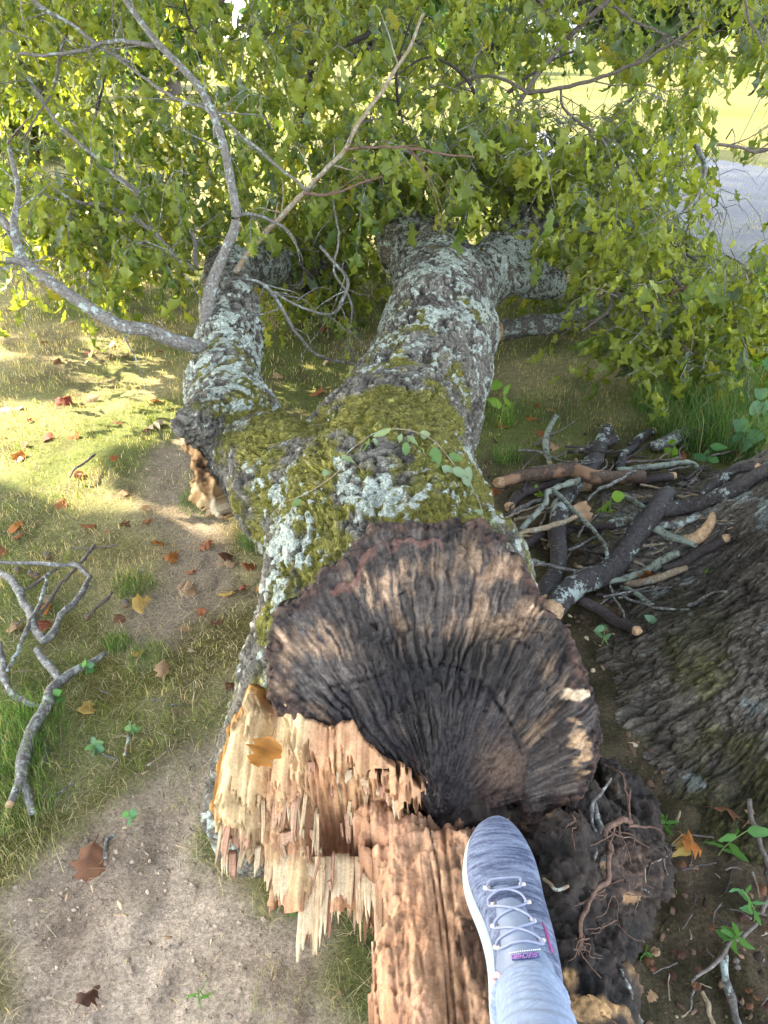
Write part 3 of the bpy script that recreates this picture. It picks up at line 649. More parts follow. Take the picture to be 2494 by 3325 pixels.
# ------------------------------------------------------------------ standing tree (only its root flare is in the frame)
ST = empty('standing_tree', (1.63, 1.74, 0), 'standing tree with rough grey mossy bark and spreading base at right', 'tree')
def flare_mesh():
    th = np.radians(np.r_[np.linspace(110, 290, 760, endpoint=False), np.linspace(290, 470, 70, endpoint=False)]); nth = len(th)
    z = np.r_[np.linspace(-.06, .70, 135), np.linspace(.78, 4.2, 22)]; nz = len(z); TH, Z = np.meshgrid(th, z, indexing='ij')
    lob = .05*np.cos(TH*5+.4)+.03*np.cos(TH*3-1)+.03*np.cos(TH*9+2)
    ed_ = fbm(P3(np.cos(TH)*6, np.sin(TH)*6, Z*2), 4, 61)*.05; R = .30+ed_*np.exp(-Z/.3)+(.82+lob*1.3)*np.exp(-(np.maximum(Z, -.06)+.06)/.36)*1.1+.10*lob*np.exp(-Z/1.)
    x = R*np.cos(TH); y = R*np.sin(TH); V = np.stack([x, y, Z], -1).reshape(-1, 3)
    tt = TH.ravel(); zz = Z.ravel(); rr_ = R.ravel()
    arc = np.cumsum(np.hypot(np.gradient(z), np.gradient(.27+.78*np.exp(-z/.28)))); Sarc = np.repeat(arc[None], nth, 0).ravel()
    wp = fbm(V*5, 3, 3)*.25
    q = P3(np.cos(tt)*11*.62+wp*.8, np.sin(tt)*11*.62+wp, Sarc*7.0)
    aa = np.abs(fbm(q*np.array([2.8, 2.8, .85]), 4, 5)); bb = np.abs(fbm(q*np.array([5.5, 5.5, 1.9])+7, 3, 6)); pl_ = np.clip(np.minimum(aa*4.5, bb*5+.15), 0, 1); p2 = np.clip(np.abs(fbm(q*np.array([9, 9, 7.]), 2, 15))*3, 0, 1)
    rd = ridge(q*np.array([1.8, 1.8, .6]), 3, 21)
    d = (pl_**.7-.5)*.019+(p2-.5)*.0035+rd*.004+fbm(V*50, 3, 23)*.002+fbm(V*5, 3, 25)*.02
    nr = np.stack([np.cos(tt), np.sin(tt), np.exp(-zz/.3)*1.2], -1); V = V+nrm(nr)*d[:, None]
    dk = np.clip(pl_*.6+p2*.35+rd*.25, 0, 1)
    c = mix((.035, .029, .023), (.215, .185, .145), dk); c = mix(c, (.25, .24, .215), sstep(.2, .8, fbm(V*6, 4, 27)+dk*.3-.2)*.6)
    mo = sstep(.10, .6, fbm(V*4.2, 5, 29)+.45*np.exp(-zz/.22)*(V[:, 1] < -.05)-.05+.1*p2); c = mix(c, mix((.035, .036, .008), (.13, .125, .025), p2), mo*.7); c = c*(.6+.6*sstep(-.5, .6, fbm(V*3+4, 4, 63)))[:, None]
    c = mix(c, (.33, .37, .34), sstep(.62, .7, fbm(V*11, 4, 33)+.2*fbm(V*60, 2, 34))*.7)
    i = np.arange(nth*(nz-1)); a = (i//(nz-1))*nz+i % (nz-1); b = (((i//(nz-1))+1) % nth)*nz+i % (nz-1)
    me = mesh('trunk', V, np.stack([a, b, b+1, a+1], -1), M['bark2'], True, c); vecattr(me, 'q', q); return me
def bark2():
    m, n, bs = newmat('grey_scaly_bark'); c = attr(n, 'Col').outputs['Color']
    a = attr(n, 'q'); mp = N(n, 'ShaderNodeMapping'); mp.inputs['Scale'].default_value = (1, 1, .34); n.links.new(a.outputs['Vector'], mp.inputs[0])
    def fz(sc, k):
        t = N(n, 'ShaderNodeTexNoise'); t.inputs['Scale'].default_value = sc; t.inputs['Detail'].default_value = 3; n.links.new(mp.outputs[0], t.inputs[0])
        return rampf(n, mul(n, mul(n, t.outputs[0], .5, 'SUBTRACT'), 0., 'ABSOLUTE'), .004, 1./k)
    fi = mul(n, fz(4., 10.), fz(9., 8.)); c = mixc(n, fi, mixc(n, .6, c, (.02, .018, .015)), c)
    v = rampf(n, noise(n, 110, 6, .75), .3, .7, .5, 1.5); k = N(n, 'ShaderNodeCombineColor')
    for j in range(3): n.links.new(v, k.inputs[j])
    n.links.new(mixc(n, 1., c, k.outputs[0], 'MULTIPLY'), bs.inputs['Base Color']); bs.inputs['Roughness'].default_value = .95; bs.inputs['Specular IOR Level'].default_value = .1
    pv = bump(n, bs, fi, .55, .006); pv = bump(n, bs, noise(n, 110, 7, .75), .8, .007, pv); bump(n, bs, noise(n, 380, 4, .7), .6, .003, pv); return m
M['bark2'] = bark2()
tr_ = bpy.data.objects.new('trunk', flare_mesh()); COL.objects.link(tr_); tr_.parent = ST

from mathutils.bvhtree import BVHTree
def bvh_of(me): return BVHTree.FromPolygons([tuple(v) for v in getV(me)], [tuple(p_.vertices) for p_ in me.polygons])
SURF = [(bvh_of(tr_.data), np.array([1.63, 1.74, 0]))]
# ------------------------------------------------------------------ tubes: branches, sticks, roots
def spline(pts, n):
    p = np.asarray(pts, float); k = len(p)
    if k == 2: return p[0]+(p[1]-p[0])*np.linspace(0, 1, n)[:, None]
    q = np.vstack([2*p[0]-p[1], p, 2*p[-1]-p[-2]]); s = np.linspace(0, k-1-1e-6, n); i = s.astype(int); t = (s-i)[:, None]
    a, b, c, d = q[i], q[i+1], q[i+2], q[i+3]
    return .5*((2*b)+(-a+c)*t+(2*a-5*b+4*c-d)*t*t+(-a+3*b-3*c+d)*t**3)
def tube(pts, rad, n=24, sides=8, rough=.12, seed=0, jag=True):
    """closed tube, bumpy radius, ragged ends"""
    C = spline(pts, n); R = np.interp(np.linspace(0, 1, n), np.linspace(0, 1, len(rad)), rad)
    T = nrm(np.gradient(C, axis=0)); up = np.array([0.1, .2, 1.]); A = nrm(np.cross(T, up)); B = np.cross(T, A)
    ph = np.linspace(0, 2*np.pi, sides, endpoint=False)
    D = np.cos(ph)[None, :, None]*A[:, None]+np.sin(ph)[None, :, None]*B[:, None]
    V = C[:, None]+D*R[:, None, None]
    rough = rough*(.55 if np.mean(R) > .011 else 1.)
    C = C+(np.stack([fbm(C/max(np.mean(R), 1e-4)*.12+seed+7*k, 2, 11+k) for k in range(3)], -1)*np.mean(R)*.9*min(rough*4, 1) if rough > .13 else 0)
    V = C[:, None]+D*R[:, None, None]
    nz = fbm(V.reshape(-1, 3)/max(np.mean(R), 1e-4)*.45+seed, 4, 7, .6).reshape(n, sides, 1)
    V = C[:, None]+D*R[:, None, None]*(1+rough*nz)
    V = V.reshape(-1, 3)
    V = np.vstack([V, C[0]-T[0]*R[0]*.3, C[-1]+T[-1]*R[-1]*.4])
    i = np.arange((n-1)*sides); r = i//sides; s = i % sides; a = r*sides+s; b = r*sides+(s+1) % sides
    Q = np.stack([a, b, b+sides, a+sides], -1); s = np.arange(sides); N0 = n*sides
    T1 = np.stack([np.full(sides, N0), (s+1) % sides, s], -1); l = (n-1)*sides
    T2 = np.stack([np.full(sides, N0+1), l+s, l+(s+1) % sides], -1)
    return V, Q, np.concatenate([T1, T2]), C, T, R
def end_mesh(c, t, r, seed):
    """ragged broken wood at the end of a branch"""
    q = np.random.default_rng(seed); t = nrm(t); a = nrm(np.cross(t, [.1, .2, 1])); b = np.cross(t, a); sd = 9; V = []; 
    for k, (rr, ll) in enumerate(((.96, -.5), (.98, .15), (.72, .6), (.3, .9))):
        for j in range(sd):
            ph = 2*np.pi*j/sd; V.append(c+(a*math.cos(ph)+b*math.sin(ph))*r*rr*(1+q.normal(0, .05))+t*r*(ll+(q.uniform(0, .7) if k else 0)))
    V.append(c+t*r*.5); Fq = []; Ft = []
    for k in range(3):
        for j in range(sd): x = k*sd+j; y = k*sd+(j+1) % sd; Fq.append((x, y, y+sd, x+sd))
    for j in range(sd): Ft.append((3*sd+j, 3*sd+(j+1) % sd, 4*sd))
    return mesh('broken_end', np.array(V), [np.array(Fq), np.array(Ft)], M['tan'], False)
def zpts(px_pts, z0, rp):
    """photo pixels + height above the ground -> world points; rp radius in pixels -> metres"""
    a = np.array(px_pts, float); z = np.interp(np.linspace(0, 1, len(a)), np.linspace(0, 1, len(np.atleast_1d(z0))), np.atleast_1d(z0))
    P_ = np.array([atz(a[i, 0], a[i, 1], z[i]) for i in range(len(a))])
    rq = np.interp(np.linspace(0, 1, len(a)), np.linspace(0, 1, len(np.atleast_1d(rp))), np.atleast_1d(rp))
    for i in range(len(a)):          # lie on top of whatever stands in the way
        e = np.array([0, 0, H]); dr = nrm(P_[i]-e); L = np.linalg.norm(P_[i]-e)
        for b_, o_ in SURF:
            h_ = b_.ray_cast(Vector(tuple(e-o_)), Vector(tuple(dr)), L)
            if h_[0] is not None: P_[i] = np.array(h_[0])+o_-dr*rq[i]*1.5/F*h_[3]
    d = depth(P_)
    rr = np.interp(np.linspace(0, 1, len(a)), np.linspace(0, 1, len(np.atleast_1d(rp))), np.atleast_1d(rp))
    return P_, rr*d/F
bseed = 0
def stick(px_pts, z, rp, mat, label, cat='branch', group=None, ends=(), name='branch', forks=(), sides=10):
    """a loose stick on the ground: one thing, with its side forks joined on and broken ends as parts"""
    global bseed; bseed += 1
    P_, R = zpts(px_pts, z, rp); L = np.linalg.norm(np.diff(P_, axis=0), axis=1).sum()
    V, Q, T_, C, Tn, Rr = tube(P_, R, int(np.clip(L/.008, 12, 80)), sides if R.mean() > .004 else 6, .34, bseed)
    Vs, Qs, Ts = [V], [Q], [T_]; o = len(V)
    for fp, fz, fr in forks:
        p2, r2 = zpts(fp, fz, fr); v, q, t, *_ = tube(p2, r2, 14, 8, .16, bseed+50); Vs.append(v); Qs.append(q+o); Ts.append(t+o); o += len(v)
    loc = np.array([C[:, 0].mean(), C[:, 1].mean(), 0]); Vs = np.concatenate(Vs)-loc
    ob = obj(name, mesh(name, Vs, [np.concatenate(Qs), np.concatenate(Ts)], M[mat]), None, tuple(loc)); tag(ob, label, cat, group)
    for e in ends:
        i, s = (0, -1) if e == 0 else (-1, 1); child('broken_end', end_mesh(C[i], Tn[i]*s, Rr[i], bseed*3+e), ob)
    return ob
PG = 'broken branches in the pile right of the fallen trunk'
stick([(1802,1989),(1850,1930),(1898,1885),(1963,1850),(2014,1802),(2050,1741),(2075,1700),(2115,1660),(2169,1602)], [.07,.07,.06,.07,.10], [40,43,40,37,33,29], 'dark', 'thickest dark curved branch with torn tan lower end in the pile', group=PG, ends=(0,))
stick([(2100,1675),(2160,1655),(2219,1646),(2328,1610),(2418,1574),(2500,1540),(2640,1490)], [.09,.10,.12,.15], [25,25,23,22], 'dark', 'long dark branch running from the pile onto the standing trunk', group=PG, ends=())
stick([(2280,1610),(2346,1556),(2400,1523),(2460,1512)], [.08,.10], [20,17,14], 'dark', 'short dark branch lying behind the long branch near the standing trunk', group=PG, ends=(1,))
stick([(1790,1960),(1782,1900),(1789,1820),(1803,1730),(1815,1640),(1844,1596),(1883,1562)], [.05,.045,.05,.05], [31,31,29,27,25], 'dark', 'straight dark branch running upward beside the charred face', group=PG, ends=(0,))
stick([(1895,1555),(1920,1513),(1941,1458),(1955,1425),(1967,1393)], [.05,.05], [30,29,25,20], 'dark', 'dark branch with a pale lichen collar at the far side of the pile', group=PG, ends=(0,1), forks=(([(1950,1440),(1985,1430),(2005,1425)], .05, [20,18,14]),))
stick([(1999,1520),(2024,1477),(2050,1448),(2093,1415),(2120,1404)], .03, [16,16,14,12], 'dark', 'thin dark branch pointing away at the back of the pile', group=PG, ends=(1,))
stick([(1623,1556),(1681,1545),(1753,1542),(1862,1527),(1934,1545),(2006,1549),(2090,1549)], [.09,.10,.11,.10], [18,22,24,22,20], 'brown', 'horizontal branch with peeled orange bark across the back of the pile', group=PG, ends=(0,), forks=(([(1862,1525),(1868,1505),(1870,1492)], .11, [14,10,5]),))
stick([(1810,1345),(1782,1397),(1771,1448),(1786,1500)], [.16,.10,.06,.05], [8,9,10,8], 'lich', 'short lichen-crusted stick standing up behind the peeled branch', group=PG, ends=(1,))
stick([(1883,1556),(1800,1592),(1753,1647),(1710,1704),(1681,1748),(1670,1795)], [.14,.14,.12,.08,.05], [9,10,10,9,7], 'lich', 'forked pale lichen-covered stick arching over the straight dark branch', group=PG, forks=(([(1798,1595),(1854,1650),(1916,1712),(1959,1766),(1974,1809)], [.14,.12,.10], [8,8,7,7]),))
stick([(1623,1758),(1717,1726),(1789,1697),(1869,1679)], [.10,.13], [8,9,9,7], 'tanbark', 'knobbly tan stick crossing the straight dark branch', group=PG, ends=(1,))
stick([(2061,1531),(1970,1578),(1927,1603),(1898,1639)], [.13,.12,.08], [5,6,5,4], 'pale', 'thin pale curved twig over the middle of the pile', group=PG)
stick([(2005,1532),(2061,1524),(2111,1519),(2201,1505),(2230,1506),(2262,1520)], [.10,.11,.08], [9,10,9,8], 'lich', 'grey lichen stick lying level above the peeled branch', group=PG)
stick([(1985,1608),(2075,1617),(2140,1613),(2201,1613),(2290,1606)], [.06,.07], [5,6,6,5], 'tanbark', 'straight thin tan stick behind the thickest branch', group=PG)
stick([(2070,1563),(2120,1554),(2176,1545)], .07, [13,15,15], 'darkplain', 'stubby dark branch end right of the peeled branch', group=PG, ends=(1,), forks=(([(2160,1552),(2163,1580)], [.06,.02], [9,9]),))
stick([(1981,1700),(2031,1686),(2075,1676)], .06, [17,18,17], 'grey', 'short grey branch showing a round tan cut end', group=PG, ends=(0,))
stick([(2045,1686),(2111,1707),(2183,1744),(2262,1776)], [.15,.13,.10], [11,14,14,9], 'lich', 'crooked lichen-spotted stick resting across the thickest branch', group=PG, ends=(0,))
stick([(2147,1848),(2219,1816),(2292,1776),(2352,1745)], [.07,.10,.13], [15,17,17,15], 'darkplain', 'dark stick with a splintered pale right end against the standing trunk', group=PG, ends=(1,), forks=(([(2320,1762),(2345,1730),(2362,1705)], [.12,.15], [10,9,6]),))
stick([(2215,1750),(2274,1736),(2298,1707),(2303,1660)], [.10,.12,.15], [13,22,20,10], 'tan', 'barkless pale knobbly chunk of branch between the dark sticks', group=PG)
stick([(1977,1888),(2057,1867),(2111,1834),(2150,1810)], [.06,.06], [9,12,12,12], 'lich', 'pale lichen stick right of the thickest branch', group=PG)
stick([(2039,1895),(2111,1885),(2183,1859),(2230,1845)], .035, [13,13,11], 'tanbark', 'small stick with a clean tan end facing left', group=PG, ends=(0,))
stick([(2017,1903),(2075,1928),(2118,1961)], .03, [7,9,9], 'lich', 'short mottled stick below the pale lichen stick', group=PG)
stick([(1995,1924),(2075,1957),(2147,1979),(2241,1979)], .04, [4,5,5,4], 'pale', 'long thin grey twig in front of the pile', group=PG)
stick([(1880,1950),(1966,1993),(2039,2033),(2066,2047)], .03, [15,18,18,17], 'darkplain', 'dark rotten stick with a hollow tan end nearest the charred face', group=PG, ends=(1,))
stick([(2235,1965),(2256,1957),(2310,1928),(2355,1921)], [.03,.05], [6,6,4], 'pale', 'curved grey twig reaching onto the standing trunk', group=PG)
stick([(1981,1903),(1995,1939),(2021,1979),(2031,2011)], [.05,.03], [4,4,3], 'pale', 'tiny forked grey twig below the thickest branch', group=PG, forks=(([(1990,1935),(1965,1950),(1948,1964)], .03, [3,3]),))
stick([(1690,1831),(1750,1832),(1807,1838),(1898,1862)], [.06,.10,.09], [5,6,6,5], 'pale', 'slim grey stick laid across the straight dark branch', group=PG)
stick([(1670,1795),(1717,1820),(1770,1830)], .03, [7,8,7], 'lich', 'thick mottled stick end beside the charred rim', group=PG)
stick([(1675,1785),(1753,1748),(1844,1723),(1934,1712),(2000,1708)], .025, [13,15,14,12], 'darkplain', 'dark branch lying lowest in the middle of the pile', group=PG)
stick([(1655,1640),(1702,1603),(1775,1574),(1830,1556)], .04, [16,16,13], 'darkplain', 'dark branch under the left part of the peeled branch', group=PG, ends=(0,))
stick([(1619,1700),(1681,1660),(1753,1618)], .025, [8,9,7], 'grey', 'grey stick left of the forked pale stick', group=PG)
stick([(1840,1784),(1880,1775),(1927,1744),(2006,1726)], [.06,.05], [4,5,5], 'pale', 'bent thin grey twig between the two main dark branches', group=PG)
stick([(2030,1600),(2080,1640),(2120,1655),(2170,1650)], .03, [9,10,9], 'lich', 'curved mottled stick under the long dark branch', group=PG)
stick([(2140,1700),(2200,1695),(2260,1670)], .05, [13,14,12], 'grey', 'grey branch piece beneath the long dark branch', group=PG)
stick([(2200,1790),(2160,1810),(2120,1850)], .03, [15,16,12], 'lich', 'mossy thick stick piece behind the splintered dark stick', group=PG)
stick([(2120,1452),(2180,1430),(2240,1408),(2292,1385)], .04, [20,26,24,16], 'grey', 'weathered chunk of ridged log at the grass edge', cat='log', name='log_piece')
stick([(1610,1078),(1700,1074),(1790,1072),(1850,1050),(1910,1008),(1985,995)], [.10,.10,.11,.14], [34,36,36,32,22], 'grey', 'smooth grey fallen log behind the main trunk under the leaves', cat='log', name='log', ends=(0,))
# small twigs in the pile
r1 = np.random.default_rng(31)
for i in range(120):
    x, y = r1.uniform(1620, 2380), r1.uniform(1440, 1980)
    if y > 1560+(2494-x)*.85 or x < 1600+max(0, (y-1700))*.9: continue
    L = r1.uniform(60, 220); a = r1.uniform(-1.3, .7); z = r1.uniform(.01, .10)
    pts = [(x+L*t*math.cos(a)+r1.normal(0, 5), y+L*t*math.sin(a)*.6+r1.normal(0, 4)) for t in (0, .35, .7, 1)]
    stick(pts, [z, r1.uniform(.01, .09)], [r1.uniform(2.5, 6), 2], ['twig', 'darkplain', 'pale', 'twig', 'darkplain', 'tanbark'][i % 6], 'thin dry twig tangled among the broken branches', 'twig', 'thin twigs in the pile', name='twig', sides=6)
# left side sticks
LG = 'fallen sticks on the lawn at the left'
stick([(340,2117),(253,2166),(200,2205),(167,2252),(131,2324),(99,2383),(70,2469),(63,2537),(54,2568),(41,2604)], .03, [9,14,17,18,20,22,20,14,13], 'pale', 'large forked grey stick with chopped tan end on the left', group=LG, ends=(1,), forks=(([(200,2215),(167,2170),(136,2134),(120,2109)], .03, [15,14,13]), ([(66,2525),(95,2575),(108,2640)], .03, [17,15,14])))
stick([(-60,1815),(113,1827),(203,1831),(253,1836),(280,1863),(283,1899),(262,1940),(212,1985),(194,2007),(181,2039),(149,2075),(122,2062),(95,1998),(68,1931),(27,1885),(-20,1860)], [.04,.05,.05,.04,.03], [6,7,8,9,10,11,14,15,13,10], 'pale', 'looping hooked grey stick at the left edge', group=LG)
stick([(148,1870),(140,1935),(109,1998),(86,2053),(54,2116),(23,2179)], [.06,.05,.03], [5,7,7,6], 'grey', 'slim dark stick lying across the hooked stick', group=LG)
stick([(5,2090),(9,2184),(23,2225),(59,2256),(99,2283),(130,2291)], .025, [9,11,11,8], 'pale', 'curved grey stick above the chopped fork at the left edge', group=LG, ends=(1,))
stick([(310,1770),(235,1858),(167,1935),(125,2015)], .03, [5,6,5], 'twig', 'straight brown stick passing behind the hooked loop', group=LG)
stick([(185,1849),(130,1885),(72,1926)], .03, [5,6,5], 'twig', 'short brown stick inside the hooked loop', group=LG)
stick([(362,1922),(345,1950),(316,1971),(278,2003)], .02, [5,5,4], 'twig', 'crooked brown twig right of the hooked loop', 'twig', LG, name='twig')
stick([(308,1478),(270,1505),(240,1525),(225,1552)], [.03,.06,.02], [4,4,3], 'twig', 'curved twig alone on the sunlit lawn', 'twig', name='twig')
stick([(385,1772),(300,1780),(225,1782)], .02, [3,3,3], 'twig', 'thin straight twig in the grass above the hooked stick', 'twig', name='twig')
stick([(366,2710),(350,2740),(345,2790)], .015, [7,8,6], 'grey', 'short grey stick end beside the large brown leaf on bare soil', 'stick', name='stick')
stick([(545,2436),(510,2465),(480,2485)], .012, [4,4,3], 'tanbark', 'tan straw-like twig on the soil edge', 'twig', name='twig')
stick([(415,2400),(408,2440),(402,2455)], .012, [6,6,5], 'tanbark', 'split wood chip on the mossy soil', 'wood chip', name='wood_chip')
stick([(140,2390),(145,2450),(130,2490)], .012, [5,6,4], 'twig', 'small brown stick beside the large forked grey stick', 'stick', name='stick')
stick([(240,2540),(200,2570),(140,2590)], .012, [4,4,3], 'pale', 'pale twig near the chopped end of the forked stick', 'twig', name='twig')
# ------------------------------------------------------------------ root mass
h = .008
lo = np.array([-.04, .25, -.03]); P, org = grid(lo, (.78, 1.35, .52), h); P = P.astype(np.float32); f = np.full(P.shape[:3], 1., np.float32)
ROOT = [((1400,2650,1.40),(1520,2670,1.40),.05,.06),((1520,2670,1.40),(1700,2680,1.44),.06,.06),((1970,2830,1.42),(2010,2820,1.48),.095,.09),((2010,2820,1.48),(2070,2810,1.54),.09,.075),((1850,2800,1.30),(1900,2850,1.32),.08,.08),((1950,3030,1.38),(2020,2960,1.50),.07,.06),((1830,3150,1.12),(1880,3280,1.12),.07,.07),((1950,3250,1.14),(1900,3330,1.05),.05,.06),((1850,3450,.95),(1800,3700,.85),.07,.08),((1900,2700,1.52),(1850,2650,1.5),.07,.09),((2030,2640,1.66),(1980,2560,1.66),.08,.06),((1790,3000,1.2),(1820,2880,1.25),.06,.07)]
for a, b, ra, rb in ROOT: f = smin(f, segd(P, atd(*a), atd(*b), ra*.88, rb*.85), .04)
V, Q = surfnets(f, org, h); rm = subdivide(mesh('root_mass', V, Q)); V = getV(rm); Nn = getN(rm); del P, f
f1, f2 = worley((V+.01*np.stack([vn(V*30, 5+i) for i in range(3)], -1))*40, 5)
a = fbm(V*25, 4, 7); fr_ = ridge(np.stack([V[:, 0]*60, V[:, 1]*18, V[:, 2]*25], -1)+a[:, None]*1.5, 3, 6); setV(rm, V+Nn*(a*.016+(np.clip(f2-f1, 0, .5)-.2)*.008+fr_*.007+fbm(V*90, 3, 9)*.005)[:, None])
px, py = proj(V)
c = mix((.008, .007, .006), (.042, .030, .023), np.clip(.25+a*.6+fr_*.35, 0, 1)); ring = vn(P3(np.hypot(px-2040, (py-2790))*.12, a*2), 5)
c = mix(c, mix((.03, .02, .017), (.13, .08, .05), np.clip(.5+ring*.6, 0, 1)), G(px, py, 2050, 2820, 90, 100))
c = mix(c, (.42, .25, .11), sstep(.35, .8, G(px, py, 1920, 3280, 90, 70)+G(px, py, 1850, 3160, 60, 50)*.8+.5*a)*.9)
c = mix(c, (.35, .2, .1), sstep(.5, .9, G(px, py, 2050, 2910, 50, 25)+.4*a)*.8)
c = c*(1+.7*vn(V*160, 71)*sstep(-.2, .5, vn(V*35, 72)))[:, None]; setcol(rm, c); rm.materials.clear(); rm.materials.append(M['char'])
SURF.append((bvh_of(rm), np.zeros(3)))
RM = obj('root_mass', rm); tag(RM, 'dark rotten root mass with crumbling tan wood right of the shoe', 'roots')
def rootlet(pts, rp, z, label=None):
    P_, R = zpts(pts, z, rp); V, Q, T_, *_ = tube(P_, R, 26, 7, .25, rootlet.k); rootlet.k += 3
    return child('root', mesh('root', V, [Q, T_], M['root']), RM)
rootlet.k = 5
rootlet([(1958,2481),(2011,2510),(2035,2577),(2040,2663)], [3,4,5,6], [.25,.27,.30]); rootlet([(2046,2560),(2044,2620),(2042,2668)], [3,4,5], .30)
rootlet([(2045,2668),(2020,2664),(2000,2675),(1970,2712),(1982,2745),(1978,2780),(1973,2807),(1976,2850),(1960,2875),(1920,2898),(1901,2941),(1882,2998),(1882,3050)], [9,11,11,10,9,9,9,8,8,6], [.32,.33,.36,.36,.36,.38])
rootlet([(2040,2682),(2083,2682),(2131,2692),(2160,2712)], [5,4,3,2], .30)
rr = np.random.default_rng(8)
for (x, y, z) in ((1882,3050,.38),(1890,3040,.38),(1882,3060,.38),(1990,2700,.36),(2010,2690,.35),(1960,2890,.36),(2000,2900,.33),(1985,3000,.33),(2040,2860,.33),(1880,2640,.36)):
    for k in range(3):
        a = rr.uniform(.2, 2.9); L = rr.uniform(40, 130); pts = [(x+L*t*math.cos(a)+rr.normal(0, 9), y+L*t*math.sin(a)+rr.normal(0, 9)) for t in (0, .3, .6, 1)]
        rootlet(pts, [2.6, 1.2], [z, z+rr.uniform(-.02, .02)])

# right foreground sticks and roots
stick([(2427,2595),(2447,2668),(2475,2760),(2490,2830),(2485,2900),(2466,2965)], [.07,.05,.04], [8,9,9,7], 'twig', 'tall brown twig at the right edge below the standing trunk', 'twig', name='twig')
stick([(2461,3003),(2410,3040),(2370,3060),(2332,3118),(2250,3190)], .03, [6,7,8,5], 'twig', 'bent brown twig over the dark leaf mould', 'twig', name='twig')
stick([(2360,3110),(2356,3190),(2370,3238),(2408,3330),(2440,3400)], .02, [12,14,13,13], 'grey', 'thick grey-brown stick at the lower right corner', 'stick', name='stick')
stick([(2011,3150),(2045,3223),(2083,3330)], [.05,.02], [5,6,7], 'grey', 'straight grey stick leaning below the root mass', 'stick', name='stick')
stick([(1992,3295),(2083,3314)], .02, [4,5], 'pale', 'thin pale twig near the bottom edge', 'twig', name='twig')
stick([(2279,3223),(2300,3270),(2325,3335)], .02, [7,8,7], 'tanbark', 'tan curved stick left of the thick lower right stick', 'stick', name='stick')
stick([(2255,3214),(2245,3250),(2241,3285)], .02, [4,4,3], 'grey', 'tiny grey stick among the nutshells', 'stick', name='stick')
stick([(1980,2530),(1960,2560),(1939,2591),(1925,2620),(1930,2687),(1935,2783)], [.34,.33,.31], [4,6,7,7,6], 'pale', 'white forked twig standing in the root hollow', 'twig', name='twig')
stick([(1928,2600),(1938,2650),(1946,2700),(1960,2812)], [.28,.28,.26], [9,11,12,13], 'pale', 'pale peeling stick with cut yellow end in the root hollow', 'stick', name='stick', ends=(1,))
stick([(1730,2840),(1780,2865),(1810,2890),(1850,2880)], .30, [6,7,5], 'tanbark', 'pale root scrap beside the shoe', 'root', name='root_scrap')
stick([(2180,2745),(2230,2715),(2270,2712),(2320,2722)], .02, [3,4,3], 'twig', 'fine twig above the yellow leaf', 'twig', name='twig')
stick([(2207,2826),(2260,2812),(2330,2798)], .04, [4,4,3], 'darkplain', 'dark twig laid across the yellow leaf', 'twig', name='twig')
stick([(2205,2632),(2200,2660),(2196,2676)], [.05,.01], [3,5,4], 'tanbark', 'tiny upright tan stub by the small green sprout', 'twig', name='twig')
for i in range(40):
    x, y = r1.uniform(2050, 2560), r1.uniform(2700, 3420); L = r1.uniform(25, 90); a = r1.uniform(-3, 3)
    pts = [(x+L*t*math.cos(a)+r1.normal(0, 4), y+L*t*math.sin(a)+r1.normal(0, 4)) for t in (0, .5, 1)]
    stick(pts, r1.uniform(.006, .02), [r1.uniform(2, 4.5), 2], ['twig', 'tanbark', 'darkplain'][i % 3], 'small dry twig bit scattered on the dark leaf mould', 'twig', 'small twig bits on the leaf mould', name='twig', sides=6)
for i in range(36):
    x, y = r1.uniform(0, 760), r1.uniform(1750, 2700); L = r1.uniform(20, 60); a = r1.uniform(-3, 3)
    pts = [(x+L*t*math.cos(a)+r1.normal(0, 3), y+L*t*math.sin(a)*.7+r1.normal(0, 3)) for t in (0, .5, 1)]
    stick(pts, r1.uniform(.006, .014), [r1.uniform(1.5, 3.5), 1.5], ['twig', 'tanbark', 'pale'][i % 3], 'small dry twig bit lying on the thin turf at the left', 'twig', 'small twig bits on the turf', name='twig', sides=6)

